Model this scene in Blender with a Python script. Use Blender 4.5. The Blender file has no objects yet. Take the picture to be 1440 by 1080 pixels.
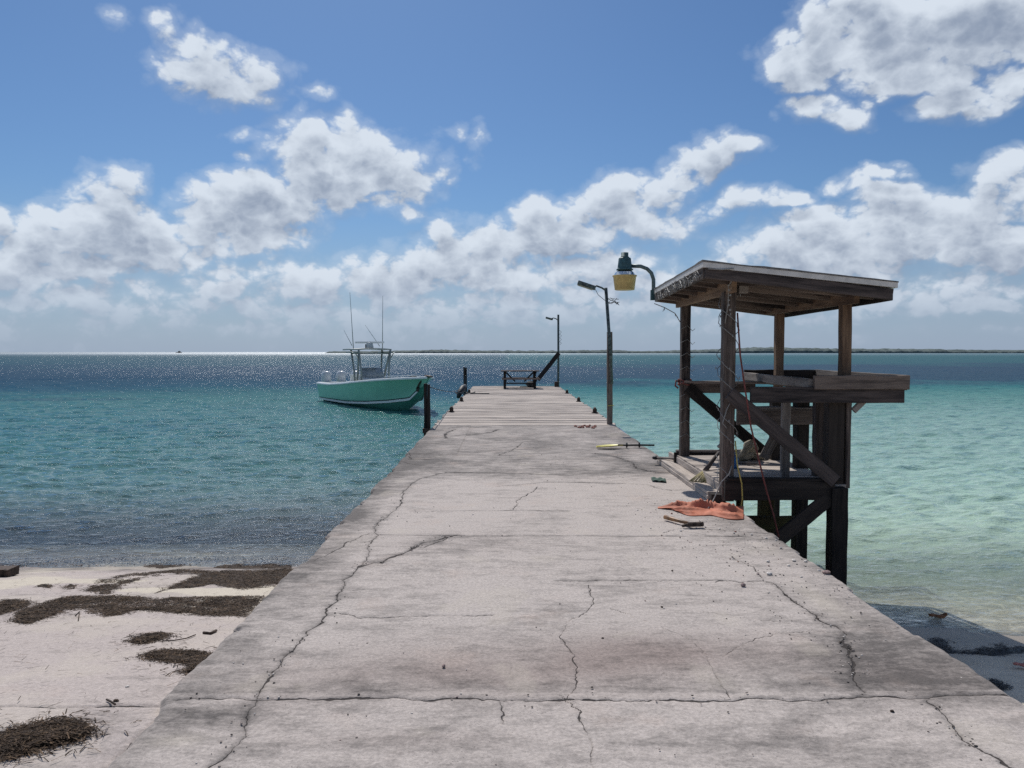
import bpy, math, random
import numpy as np
from mathutils import Vector, Matrix
R = math.radians
random.seed(7); rng = np.random.default_rng(7)
SC = bpy.context.scene
C = SC.collection

# ------------------------------------------------------------------ camera
EYE = 1.6            # pier top is z = 0
WATER = -1.1
PITCH = R(2.386); YAW = R(-0.318)
cd = bpy.data.cameras.new('camera'); cam = bpy.data.objects.new('camera', cd); C.objects.link(cam)
cam.location = (0, 0, EYE); cam.rotation_euler = (R(90) - PITCH, 0, YAW)
cd.sensor_width = 36; cd.lens = 27; cd.clip_end = 60000; cd.clip_start = 0.05
SC.camera = cam
# ------------------------------------------------------------------ light
SUN_EL = R(50); SUN_AZ = R(-14)          # azimuth measured from +Y towards +X
sdir = Vector((math.sin(SUN_AZ)*math.cos(SUN_EL), math.cos(SUN_AZ)*math.cos(SUN_EL), math.sin(SUN_EL)))
sl = bpy.data.lights.new('sun', 'SUN'); sl.energy = 3.6; sl.angle = R(0.5); sl.color = (1, .955, .90)
so = bpy.data.objects.new('sun', sl); C.objects.link(so); so.rotation_euler = sdir.to_track_quat('Z', 'Y').to_euler()
so.location = (0, 0, 50)
SC.view_settings.view_transform = 'Standard'; SC.view_settings.look = 'None'
SC.view_settings.exposure = 0.0; SC.view_settings.gamma = 1
SC.cycles.use_denoising = False
SC.cycles.max_bounces = 8; SC.cycles.transparent_max_bounces = 12
SC.cycles.sample_clamp_indirect = 4; SC.cycles.sample_clamp_direct = 5

CAMM = Matrix.Rotation(YAW, 4, 'Z') @ Matrix.Rotation(R(90) - PITCH, 4, 'X')
def ray(px, py):                          # direction of a photo pixel (1440 x 1080)
    return (CAMM @ Vector(((px-720)/1080, -(py-540)/1080, -1, 0))).to_3d()
def gz(px, py, z=0.0):
    d = ray(px, py); t = (z-EYE)/d.z
    return (d.x*t, d.y*t, z)
def gy(px, py, y):
    d = ray(px, py); t = y/d.y
    return (d.x*t, y, EYE+d.z*t)

# ------------------------------------------------------------------ node helper
class T:
    def __init__(s, tree): s.t = tree; s.n = tree.nodes; s.l = tree.links
    def inp(s, sock, v):
        if v is None: return
        if isinstance(v, bpy.types.NodeSocket): s.l.new(v, sock)
        else:
            try: sock.default_value = v
            except Exception: sock.default_value = tuple(v) + (1,)
    def math(s, op, a, b=None, c=None, clamp=False):
        n = s.n.new('ShaderNodeMath'); n.operation = op; n.use_clamp = clamp
        for i, v in enumerate((a, b, c)): s.inp(n.inputs[i], v)
        return n.outputs[0]
    def vec(s, op, a, b=None, c=None, out=0):
        n = s.n.new('ShaderNodeVectorMath'); n.operation = op
        for i, v in enumerate((a, b, c)):
            if v is not None: s.inp(n.inputs[i], v)
        return n.outputs[out]
    def noise(s, vec, scale, detail=4, rough=.55, dist=0, out=0, lac=2.0):
        n = s.n.new('ShaderNodeTexNoise'); s.inp(n.inputs['Vector'], vec)
        n.inputs['Scale'].default_value = scale; n.inputs['Detail'].default_value = detail
        n.inputs['Roughness'].default_value = rough; n.inputs['Distortion'].default_value = dist
        n.inputs['Lacunarity'].default_value = lac
        return n.outputs[out]
    def voro(s, vec, scale, feature='F1', detail=0, rnd=1):
        n = s.n.new('ShaderNodeTexVoronoi'); n.feature = feature; s.inp(n.inputs['Vector'], vec)
        n.inputs['Scale'].default_value = scale; n.inputs['Detail'].default_value = detail
        n.inputs['Randomness'].default_value = rnd
        return n.outputs['Distance']
    def mix(s, f, a, b, mode='MIX'):
        n = s.n.new('ShaderNodeMix'); n.data_type = 'RGBA'; n.blend_type = mode; n.clamp_factor = True
        s.inp(n.inputs[0], f)
        for sock, v in ((n.inputs[6], a), (n.inputs[7], b)):
            if isinstance(v, (tuple, list)) and len(v) == 3: v = tuple(v)+(1,)
            s.inp(sock, v)
        return n.outputs[2]
    def rmp(s, v, a, b, c=0.0, d=1.0, smooth=True):
        n = s.n.new('ShaderNodeMapRange'); n.interpolation_type = 'SMOOTHSTEP' if smooth else 'LINEAR'
        s.inp(n.inputs[0], v)
        for i, x in enumerate((a, b, c, d)): s.inp(n.inputs[i+1], x)
        return n.outputs[0]
    def attr(s, name, out='Fac'):
        n = s.n.new('ShaderNodeAttribute'); n.attribute_name = name; return n.outputs[out]
    def bump(s, h, strength=.5, dist=.01, normal=None):
        n = s.n.new('ShaderNodeBump'); s.inp(n.inputs['Height'], h)
        n.inputs['Strength'].default_value = strength; n.inputs['Distance'].default_value = dist
        if normal is not None: s.inp(n.inputs['Normal'], normal)
        return n.outputs[0]
    def coord(s, which='Object'):
        n = s.n.new('ShaderNodeTexCoord'); return n.outputs[which]
    def pos(s):
        return s.n.new('ShaderNodeNewGeometry').outputs['Position']
    def scale(s, v, sc): return s.vec('MULTIPLY', v, sc)

def mat(name):
    m = bpy.data.materials.new(name); m.use_nodes = True
    t = T(m.node_tree); p = m.node_tree.nodes['Principled BSDF']
    return m, t, p
def simple(name, col, rough=.5, metal=0, var=.15, scale=8, bump=.0, spec=.5):
    m, t, p = mat(name); c = t.coord()
    f = t.noise(c, scale, 5, .6)
    f2 = t.rmp(f, .35, .68)
    col2 = tuple(max(0, x*(1-var*1.6)) for x in col)
    t.inp(p.inputs['Base Color'], t.mix(f2, col, col2))
    p.inputs['Roughness'].default_value = rough; p.inputs['Metallic'].default_value = metal
    p.inputs['Specular IOR Level'].default_value = spec
    if bump: t.inp(p.inputs['Normal'], t.bump(t.noise(c, scale*6, 4), bump, .005))
    return m

# ------------------------------------------------------------------ world: sky and clouds
w = bpy.data.worlds.new('World'); SC.world = w; w.use_nodes = True
def px2ae(px, py):
    d = ray(px, py).normalized(); return math.atan2(d.x, d.y), math.asin(d.z)
K = 1/1080
SKYMUL = (.040, .056, .074)
BLOBS = [ # px, py, rx, ry, weight
 (312,102,80,34,1.0),(275,82,36,26,.95),(350,92,55,26,.95),(245,106,36,14,.55),
 (452,126,26,14,.62),(228,42,26,18,.55),(160,22,20,14,.45),(345,186,24,9,.40),(355,224,18,9,.55),
 (636,194,12,12,.55),(666,206,16,20,.48),(615,235,20,34,.45),(572,308,28,14,.55),
 (492,170,18,20,.7),(425,200,48,36,.95),(500,205,56,40,1),(545,240,62,50,1.05),(470,250,80,50,1.15),(560,215,40,22,.8),
 (395,290,70,52,1.1),(330,300,80,50,1.1),(300,270,50,26,.8),(290,330,80,36,1.0),(370,335,70,26,.9),
 (172,250,40,28,.95),(150,290,60,44,1.05),(120,320,80,40,1.1),(60,335,95,40,1.0),(200,335,90,50,1.05),(10,305,30,18,.85),
 (150,370,130,26,.95),(20,375,90,40,.95),(300,400,120,34,.72),(120,440,200,50,.62),
 (622,325,30,26,.85),(385,375,40,22,.8),(450,400,90,36,.85),(560,400,110,44,.95),(650,380,90,46,1.0),(500,450,160,40,.75),
 (760,300,40,26,.9),(700,345,70,36,1.0),(790,330,80,44,1.1),(860,280,56,34,1.05),(920,270,60,36,1.1),(900,320,80,30,1.0),
 (960,250,50,30,1.05),(1005,212,50,26,1.0),(1040,207,36,14,.9),(980,300,50,16,.7),(800,390,130,40,.95),(720,440,170,40,.8),
 (1060,278,42,17,1.0),(1105,282,36,12,.85),(1030,285,26,9,.7),
 (1190,266,42,14,.85),(1235,247,46,14,.95),(1262,238,22,9,.8),
 (1405,232,46,30,1.05),(1440,262,90,40,1.0),(1430,300,90,40,.9),
 (1180,318,100,32,1.05),(1245,290,60,30,.95),(1100,350,100,32,1.0),(1300,320,110,50,1.05),(1400,350,110,50,1.0),(1200,360,140,40,1.0),
 (1040,365,60,20,.75),(1320,410,180,40,.75),(1000,440,200,40,.55),
 (1175,25,60,30,1.05),(1260,40,110,46,1.25),(1160,75,90,42,1.15),(1105,100,46,22,.95),(1130,120,40,22,.9),(1370,40,110,60,1.25),
 (1280,100,100,34,1.15),(1320,140,50,26,1.0),(1400,110,60,30,.9),(1440,20,60,60,1.0),(1190,0,80,26,.9),
 (60,420,120,22,.8),(200,410,90,20,.75),(260,450,120,14,.6),(60,465,140,12,.5),(420,455,110,14,.6),(380,430,60,16,.7),(600,450,120,16,.65),(640,475,200,10,.4),
 (760,440,70,18,.75),(860,430,90,22,.8),(940,400,60,24,.85),(700,420,60,20,.8),(900,460,140,12,.5),(1150,420,120,16,.7),(1280,440,150,14,.6),(1400,430,90,20,.75),(1200,465,200,10,.4),(1400,470,120,8,.4),
 (1160,165,60,18,.9),(1125,160,40,12,.7),(1205,172,30,18,.85),(1085,110,22,14,.6),
]
def cloud_group(name, blobs):
    g = bpy.data.node_groups.new(name, 'ShaderNodeTree')
    g.interface.new_socket('Vector', in_out='INPUT', socket_type='NodeSocketVector')
    g.interface.new_socket('Density', in_out='OUTPUT', socket_type='NodeSocketFloat')
    t = T(g); gi = g.nodes.new('NodeGroupInput'); go = g.nodes.new('NodeGroupOutput')
    v = gi.outputs[0]
    sc = t.vec('MULTIPLY', v, (1, 1.35, 1))
    acc = None
    if blobs:
        wn = t.noise(v, 8.0, 2, .55, out=1)
        warp = t.vec('MULTIPLY_ADD', wn, (.075, .055, 0), (-.0375, -.0275, 0))
        wv = t.vec('ADD', v, warp)
        for (a, e, rx, ry, wt) in blobs:
            sx = 1/rx; sy = 1/ry
            q = t.vec('MULTIPLY_ADD', wv, (sx, sy, 0), (-a*sx, -e*sy, 0))
            r2 = t.vec('DOT_PRODUCT', q, q, out=1)
            b = t.math('MULTIPLY_ADD', r2, -wt, wt)
            acc = b if acc is None else t.math('SMOOTH_MAX', acc, b, .25)
        acc = t.math('MAXIMUM', acc, -1.2)
        n1 = t.noise(sc, 13, 10, .64, .15)
        vo = t.voro(t.vec('MULTIPLY_ADD', t.noise(sc, 20, 2, .6, out=1), (.03, .03, 0), sc), 30, 'F1', 3)
        tex = t.math('ADD', t.math('MULTIPLY_ADD', n1, 2.9, -1.45), t.math('MULTIPLY_ADD', vo, -1.5, .62))
        d = t.math('ADD', t.math('MULTIPLY_ADD', acc, 1.95, -.04), t.math('MULTIPLY', tex, .80))
    else:
        d = t.math('MULTIPLY_ADD', t.noise(sc, 3.2, 7, .58), 7.0, -3.7)
    t.inp(go.inputs[0], d)
    return g
W = T(w.node_tree); w.node_tree.nodes.clear()
out = w.node_tree.nodes.new('ShaderNodeOutputWorld')
dn = W.vec('NORMALIZE', W.coord('Generated'))
sp = w.node_tree.nodes.new('ShaderNodeSeparateXYZ'); W.inp(sp.inputs[0], dn)
az = W.math('ARCTAN2', sp.outputs[0], sp.outputs[1]); el = W.math('ARCSINE', sp.outputs[2])
cb = w.node_tree.nodes.new('ShaderNodeCombineXYZ'); W.inp(cb.inputs[0], az); W.inp(cb.inputs[1], el)
P0 = cb.outputs[0]
sky = w.node_tree.nodes.new('ShaderNodeTexSky'); sky.sky_type = 'NISHITA'; sky.sun_disc = False
sky.sun_elevation = SUN_EL; sky.sun_rotation = SUN_AZ; sky.air_density = 1.0; sky.dust_density = .5; sky.ozone_density = 1.6
skyc = W.vec('MULTIPLY', sky.outputs[0], SKYMUL)
skyc = W.mix(W.rmp(el, -.04, .20, .85, 0), skyc, (.33, .41, .56))
def cloudy(blobs, name):
    g = cloud_group(name, blobs)
    def dens(v):
        n = w.node_tree.nodes.new('ShaderNodeGroup'); n.node_tree = g; W.inp(n.inputs[0], v); return n.outputs[0]
    d0 = dens(P0); d1 = dens(W.vec('ADD', P0, (-.005, .019, 0)))
    alpha = W.math('POWER', W.rmp(d0, -.05, .66, 0, 1, False), 1.3)
    alpha = W.math('MAXIMUM', alpha, W.rmp(d0, -.85, .3, 0, .24))
    lit = W.math('MULTIPLY_ADD', W.math('SUBTRACT', d0, d1), .34, .60)
    lit = W.math('SUBTRACT', lit, W.rmp(d0, .7, 2.4, 0, .58))
    soft = W.noise(W.scale(P0, (1, 1.8, 1)), 8, 3, .6)
    lit = W.math('MULTIPLY_ADD', W.math('SUBTRACT', soft, .5), .8, lit, clamp=True)
    ccol = W.mix(W.rmp(lit, .0, .95), (.26, .32, .43), (.69, .76, .85))
    ccol = W.mix(W.rmp(el, .0, .11, .22, 1), (.38, .45, .57), ccol)
    alpha = W.math('MULTIPLY', alpha, W.rmp(el, 0.0, .09, .35, .98))
    bg = w.node_tree.nodes.new('ShaderNodeBackground'); W.inp(bg.inputs[0], W.mix(alpha, skyc, ccol)); return bg.outputs[0]
ALLB = []
for (px, py, rx, ry, wt) in BLOBS:
    a, e = px2ae(px, py); ALLB.append((a, e, rx*1.32*K*math.cos(a)**2, ry*1.32*K*math.cos(a), wt))
def tile(a0, a1, e0, e1):
    r = []
    for (a, e, rx, ry, wt) in ALLB:
        f = math.sqrt(1+.75/wt); mx_, my_ = rx*f+.05, ry*f+.04
        if a+mx_ > a0 and a-mx_ < a1 and e+my_ > e0 and e-my_ < e1: r.append((a, e, rx, ry, wt))
    return r
def pick(cond, a, b):        # only the chosen branch is evaluated
    n = w.node_tree.nodes.new('ShaderNodeMixShader'); W.inp(n.inputs[0], cond); W.inp(n.inputs[1], a); W.inp(n.inputs[2], b); return n.outputs[0]
AE = [-.74, -.55, -.42, -.28, -.14, .0, .14, .28, .42, .56, .74]; EE = [0, .10, .20, .30, .56]
def column(i):
    cells = []
    for j in range(len(EE)-1):
        bl = tile(AE[i], AE[i+1], EE[j], EE[j+1])
        cells.append(cloudy(bl or [(AE[i], EE[j]-9, .1, .1, 1)], 'clouds'))
    r = cells[-1]
    for j in range(len(cells)-2, -1, -1): r = pick(W.math('GREATER_THAN', el, EE[j+1]), cells[j], r)
    return r
def tree(lo, hi):
    if hi-lo == 1: return column(lo)
    mid = (lo+hi)//2; return pick(W.math('GREATER_THAN', az, AE[mid]), tree(lo, mid), tree(mid, hi))
front = tree(0, len(AE)-1)
plain = cloudy([], 'clouds_elsewhere')
inside_ = W.math('MULTIPLY', W.math('LESS_THAN', W.math('ABSOLUTE', az), .74), W.math('LESS_THAN', el, .56))
top_hemi = pick(inside_, plain, front)
bgl = w.node_tree.nodes.new('ShaderNodeBackground'); bgl.inputs[0].default_value = (.28, .36, .46, 1)
W.l.new(pick(W.math('GREATER_THAN', el, 0.0), bgl.outputs[0], top_hemi), out.inputs[0])
w.cycles.sampling_method = 'NONE'

# ------------------------------------------------------------------ mesh helpers
def tag(o, label=None, cat=None, group=None, kind=None):
    if label: o['label'] = label
    if cat: o['category'] = cat
    if group: o['group'] = group
    if kind: o['kind'] = kind
    return o
def thing(name, label, cat, loc=(0,0,0), group=None):
    o = bpy.data.objects.new(name, None); C.objects.link(o); o.location = loc
    o.empty_display_size = .2
    return tag(o, label, cat, group)
class MB:
    """collects shapes, builds them as ONE mesh object"""
    def __init__(s): s.v = []; s.f = []; s.uv = []; s.tone = []; s.smooth = []; s.mi = []; s.cur = 0
    def face(s, idx, uvs=None, tone=.5, smooth=False):
        s.f.append(tuple(idx)); s.uv.append(uvs or [(0, 0)]*len(idx)); s.tone.append(tone); s.smooth.append(smooth); s.mi.append(s.cur)
    def beam(s, a, b, w, h, up=(0,0,1), ch=.006, jit=.0025, seg=None, tone=None, warp=0.0):
        """timber from a to b; w is its width sideways, h its height along up"""
        a = Vector(a); b = Vector(b); d = (b-a); L = d.length; d = d.normalized(); up = Vector(up)
        side = d.cross(up)
        if side.length < 1e-4: side = d.cross(Vector((1, 0, 0)))
        side.normalize(); u = side.cross(d).normalized()
        tone = random.random() if tone is None else tone
        ch = min(ch, w*.25, h*.25); n = seg or max(1, min(12, int(L/.25)))
        prof = [(-w/2+ch,-h/2),(w/2-ch,-h/2),(w/2,-h/2+ch),(w/2,h/2-ch),(w/2-ch,h/2),(-w/2+ch,h/2),(-w/2,h/2-ch),(-w/2,-h/2+ch)]
        per = [0]
        for i in range(8):
            p, q = prof[i], prof[(i+1) % 8]; per.append(per[-1]+math.hypot(q[0]-p[0], q[1]-p[1]))
        base = len(s.v); ro = random.random()*50; bow = random.uniform(-1, 1)*warp; bow2 = random.uniform(-1, 1)*warp
        for k in range(n+1):
            t = k/n; c = a+d*(L*t)+side*(bow*math.sin(t*math.pi))+u*(bow2*math.sin(t*math.pi))
            for (x, y) in prof:
                s.v.append(c+side*(x+random.uniform(-jit, jit))+u*(y+random.uniform(-jit, jit)))
        for k in range(n):
            for i in range(8):
                j = (i+1) % 8; A = base+k*8
                u0, u1 = L*k/n, L*(k+1)/n
                s.face((A+i, A+j, A+8+j, A+8+i), [(ro+u0, ro+per[i]), (ro+u0, ro+per[i+1]), (ro+u1, ro+per[i+1]), (ro+u1, ro+per[i])], tone)
        s.face([base+i for i in range(7, -1, -1)], [(ro+prof[i][0]*.3, ro+prof[i][1]) for i in range(7, -1, -1)], tone)
        A = base+n*8
        s.face([A+i for i in range(8)], [(ro+prof[i][0]*.3, ro+prof[i][1]) for i in range(8)], tone)
        return s
    def box(s, c, size, rz=0, tone=.5, ch=.004):
        c = Vector(c); dx = Vector((math.cos(rz), math.sin(rz), 0))*size[0]/2
        return s.beam(c-dx, c+dx, size[1], size[2], ch=ch, jit=0, seg=1, tone=tone)
    def tube(s, pts, r, n=8, tone=.5, cap=True, closed=False):
        pts = [Vector(p) for p in pts]; rr = r if isinstance(r, (list, tuple)) else [r]*len(pts)
        base = len(s.v); up = None; L = 0; ro = random.random()*20
        for k, p in enumerate(pts):
            d = (pts[min(k+1, len(pts)-1)]-pts[max(k-1, 0)]).normalized()
            if up is None:
                up = Vector((0, 0, 1)) if abs(d.z) < .9 else Vector((1, 0, 0))
            side = d.cross(up).normalized(); up = side.cross(d).normalized()
            for i in range(n):
                a = 2*math.pi*i/n; s.v.append(p+(side*math.cos(a)+up*math.sin(a))*rr[k])
        for k in range(len(pts)-1):
            l2 = L+(pts[k+1]-pts[k]).length
            for i in range(n):
                j = (i+1) % n; A = base+k*n
                c0, c1 = i/n*6.28*max(rr[k], .01), (i+1)/n*6.28*max(rr[k], .01)
                s.face((A+i, A+j, A+n+j, A+n+i), [(ro+L, c0), (ro+L, c1), (ro+l2, c1), (ro+l2, c0)], tone, True)
            L = l2
        if cap:
            s.face([base+i for i in range(n-1, -1, -1)], None, tone); A = base+(len(pts)-1)*n
            s.face([A+i for i in range(n)], None, tone)
        return s
    def lathe(s, prof, c=(0,0,0), n=20, tone=.5, M=None):
        base = len(s.v); c = Vector(c)
        for (r, z) in prof:
            for i in range(n):
                a = 2*math.pi*i/n; p = Vector((r*math.cos(a), r*math.sin(a), z))
                if M: p = M @ p
                s.v.append(c+p)
        for k in range(len(prof)-1):
            for i in range(n):
                j = (i+1) % n; A = base+k*n
                s.face((A+i, A+j, A+n+j, A+n+i), None, tone, True)
        s.face([base+i for i in range(n-1, -1, -1)], None, tone)
        A = base+(len(prof)-1)*n; s.face([A+i for i in range(n)], None, tone)
        return s
    def grid(s, rows, tone=.5, smooth=True, closed=False):
        """rows: list of equal-length point lists"""
        base = len(s.v); m = len(rows[0])
        for r in rows: s.v.extend(Vector(p) for p in r)
        for k in range(len(rows)-1):
            for i in range(m if closed else m-1):
                j = (i+1) % m; A = base+k*m
                s.face((A+i, A+j, A+m+j, A+m+i), [(i*.05, k*.05), (j*.05, k*.05), (j*.05, k*.05+.05), (i*.05, k*.05+.05)], tone, smooth)
        return s
    def blob(s, c, size, n=6, m=9, jit=.2, tone=.5, rz=0, smooth=False):
        rows = []; cr, sr = math.cos(rz), math.sin(rz)
        for k in range(n+1):
            ph = math.pi*k/n; row = []
            for i in range(m):
                a = 2*math.pi*i/m; f = 1+random.uniform(-jit, jit)
                x, y, z = size[0]*math.sin(ph)*math.cos(a)*f, size[1]*math.sin(ph)*math.sin(a)*f, size[2]*math.cos(ph)*(1+random.uniform(-jit, jit)*.4)
                row.append((c[0]+x*cr-y*sr, c[1]+x*sr+y*cr, c[2]+z))
            rows.append(row)
        return s.grid(rows, tone, smooth, closed=True)
    def build(s, name, material, parent=None, loc=None):
        me = bpy.data.meshes.new(name)
        off = Vector(loc) if loc is not None else (parent.location.copy() if parent is not None else Vector((0,0,0)))
        if parent is not None and parent.parent is not None: off = off + parent.parent.location if loc is None else off
        me.from_pydata([tuple(v-off) for v in s.v], [], s.f)
        uvl = me.uv_layers.new(name='UVMap'); flat = [c for f in s.uv for p in f for c in p]; uvl.data.foreach_set('uv', flat)
        at = me.attributes.new('tone', 'FLOAT', 'FACE'); at.data.foreach_set('value', s.tone)
        me.polygons.foreach_set('use_smooth', s.smooth)
        mats = material if isinstance(material, (list, tuple)) else [material]
        for m in mats: me.materials.append(m)
        me.polygons.foreach_set('material_index', s.mi)
        me.update()
        o = bpy.data.objects.new(name, me); C.objects.link(o)
        if parent is not None:
            o.parent = parent
            if loc is not None: o.location = Vector(loc)-parent.location
        elif loc is not None: o.location = loc
        return o
# numpy noise
def _h(ix, iy, s):
    n = (ix*374761393 + iy*668265263 + s*1442695041) & 0xFFFFFFFF
    n = ((n ^ (n >> 13))*1274126177) & 0xFFFFFFFF
    return ((n ^ (n >> 16)) & 0xFFFF)/65535.0
def vn(x, y, s=0):
    ix = np.floor(x).astype(np.int64); iy = np.floor(y).astype(np.int64); fx = x-ix; fy = y-iy
    fx = fx*fx*(3-2*fx); fy = fy*fy*(3-2*fy)
    a = _h(ix, iy, s); b = _h(ix+1, iy, s); c = _h(ix, iy+1, s); d = _h(ix+1, iy+1, s)
    return (a+(b-a)*fx)*(1-fy)+(c+(d-c)*fx)*fy
def fbm(x, y, o=4, s=0):
    r = 0; a = .5; t = 0
    for k in range(o): r = r+a*vn(x*2**k+k*17.3, y*2**k+k*9.1, s+k); t += a; a *= .5
    return r/t
def sstep(x, a, b):
    t = np.clip((x-a)/(b-a), 0, 1); return t*t*(3-2*t)
def grid_obj(name, X, Y, Z, material, attrs=None, cols=None, parent=None, smooth=True):
    nr, nc = X.shape; me = bpy.data.meshes.new(name)
    co = np.stack([X, Y, Z], -1).reshape(-1, 3).astype(np.float32)
    idx = np.arange(nr*nc).reshape(nr, nc)
    q = np.stack([idx[:-1,:-1], idx[:-1,1:], idx[1:,1:], idx[1:,:-1]], -1).reshape(-1, 4).astype(np.int32)
    me.vertices.add(len(co)); me.vertices.foreach_set('co', co.ravel())
    me.loops.add(q.size); me.loops.foreach_set('vertex_index', q.ravel())
    me.polygons.add(len(q)); me.polygons.foreach_set('loop_start', np.arange(0, q.size, 4, dtype=np.int32))
    me.polygons.foreach_set('loop_total', np.full(len(q), 4, dtype=np.int32))
    me.polygons.foreach_set('use_smooth', np.full(len(q), smooth))
    me.update(calc_edges=True)
    for k, a in (attrs or {}).items():
        at = me.attributes.new(k, 'FLOAT', 'POINT'); at.data.foreach_set('value', a.astype(np.float32).ravel())
    for k, a in (cols or {}).items():
        at = me.attributes.new(k, 'FLOAT_COLOR', 'POINT')
        a4 = np.concatenate([a.reshape(-1, 3), np.ones((nr*nc, 1))], 1).astype(np.float32); at.data.foreach_set('color', a4.ravel())
    me.materials.append(material); o = bpy.data.objects.new(name, me); C.objects.link(o)
    if parent is not None: o.parent = parent
    return o
def segdist(X, Y, lines, wob=.016, full=False):
    """distance to traced crack and shadow-edge lines, with their own width"""
    Xw0 = X+(fbm(X*8, Y*8, 5, 3)-.5)*wob*4+(vn(X*34, Y*34, 13)-.5)*wob*.9; Yw0 = Y+(fbm(X*8, Y*8, 5, 8)-.5)*wob*4+(vn(X*34, Y*34, 18)-.5)*wob*.9
    Xj = X; Yj = Y+(fbm(X*3, Y*0, 4, 8)-.5)*.006
    best = np.zeros_like(X); near = np.full_like(X, 9.0); sdf = np.full_like(X, .5); cw = np.zeros_like(X)
    for pts, wd in lines:
        joint = all(abs(q[1]-pts[0][1]) < 6 for q in pts) and len(pts) > 3
        Xw, Yw = (Xj, Yj) if joint else (Xw0, Yw0)
        P = [gz(*p)[:2] for p in pts]
        for (ax, ay), (bx, by) in zip(P[:-1], P[1:]):
            m = (X > min(ax, bx)-.12) & (X < max(ax, bx)+.12) & (Y > min(ay, by)-.12) & (Y < max(ay, by)+.12)
            if not m.any(): continue
            dx, dy = bx-ax, by-ay; L2 = dx*dx+dy*dy+1e-9
            xs, ys = Xw[m], Yw[m]
            t = np.clip(((xs-ax)*dx+(ys-ay)*dy)/L2, 0, 1)
            d = np.hypot(xs-ax-t*dx, ys-ay-t*dy)
            wv = wd*(.45+1.1*vn(xs*6, ys*6, 5))
            best[m] = np.maximum(best[m], np.exp(-(d/wv)**2))
            sg = np.sign((xs-ax)*dy-(ys-ay)*dx+1e-12); traw = ((xs-ax)*dx+(ys-ay)*dy)/L2
            over = np.maximum(0, np.maximum(-traw, traw-1))*math.sqrt(L2)
            nm = near[m]; sm_ = sdf[m]; cm = cw[m]; k = d < nm
            nm[k] = d[k]; sm_[k] = (sg*d)[k]; cm[k] = (wd*.5*(.22+2.0*vn(xs*9, ys*9, 5)**2)*np.clip(1-over/.012, 0, 1)*(d < .035+wd))[k]
            near[m] = nm; sdf[m] = sm_; cw[m] = cm
    return (best, sdf, cw) if full else best

# ------------------------------------------------------------------ materials
def m_concrete(name, light, dark, ramp=False):
    m, t, p = mat(name); c = t.pos()
    st = t.attr('stain'); halo = t.attr('crack'); sd = t.attr('sandy'); csd = t.attr('csd'); cwd = t.attr('cwd')
    jag = t.math('MULTIPLY_ADD', t.noise(c, 38, 6, .75), .011, -.0055)
    ad = t.math('ABSOLUTE', t.math('ADD', csd, jag))
    cr = t.math('MULTIPLY', t.rmp(t.math('SUBTRACT', ad, cwd), -.0012, .0012, 1, 0), t.rmp(cwd, .0004, .0012))
    n1 = t.noise(c, 1.1, 6, .6, .4); n2 = t.noise(t.scale(c, (.8, 1.9, 1)), 4.5, 9, .68, .3); n4 = t.noise(t.scale(c, (.9, 1.5, 1)), 17, 7, .7); n3 = t.noise(c, 55, 6, .68)
    f = t.math('ADD', t.math('MULTIPLY_ADD', n1, 1.5, -.72), t.math('MULTIPLY_ADD', n2, 2.1, -1.05))
    f = t.math('ADD', f, t.math('MULTIPLY_ADD', n4, 1.3, -.65))
    f = t.math('ADD', f, t.math('MULTIPLY', halo, .34))
    f = t.math('ADD', f, st, clamp=True)
    col = t.mix(f, light, dark)
    warm = t.rmp(t.noise(c, 1.7, 4, .6), .56, .74, 0, .35)
    col = t.mix(t.math('MULTIPLY', t.attr('brown'), .8), col, t.vec('MULTIPLY', col, (.56, .50, .49)))
    col = t.mix(warm, col, tuple(x*y for x, y in zip(light, (1.0, .90, .84))))
    fine = t.rmp(n3, .28, .74, .66, 1.18, False)
    col = t.vec('SCALE', col, None); t.n[-1].inputs['Scale'].default_value = 1; t.inp(t.n[-1].inputs['Scale'], fine)
    spk = t.rmp(t.noise(c, 34, 4, .75), .645, .70)           # dirt specks
    col = t.mix(t.math('MULTIPLY', spk, .6), col, (.10, .085, .075))
    pit = t.voro(t.scale(c, (1, 1.8, 1)), 42, 'F1'); pit = t.rmp(pit, .06, .16, .8, 0)
    pm = t.math('ADD', t.rmp(t.noise(c, 2.3, 5, .65), .47, .60), halo, clamp=True)
    col = t.mix(t.math('MULTIPLY', pit, pm), col, (.12, .105, .10))
    col = t.mix(sd, col, (.56, .50, .41))
    col = t.mix(t.math('MULTIPLY', cr, .93), col, (.045, .038, .035))
    t.inp(p.inputs['Base Color'], col); p.inputs['Roughness'].default_value = .93; p.inputs['Specular IOR Level'].default_value = .2
    h = t.math('ADD', t.math('MULTIPLY', n2, .6), t.math('MULTIPLY', n3, .35))
    h = t.math('SUBTRACT', h, t.math('MULTIPLY', pit, .25))
    h = t.math('SUBTRACT', h, t.math('MULTIPLY', cr, .7))
    t.inp(p.inputs['Normal'], t.bump(h, .75, .014))
    return m
M = {}
M['concrete'] = m_concrete('weathered_concrete', (.535, .475, .432), (.165, .149, .138))
M['ramp'] = m_concrete('sandy_concrete', (.50, .435, .40), (.19, .168, .155))
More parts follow.
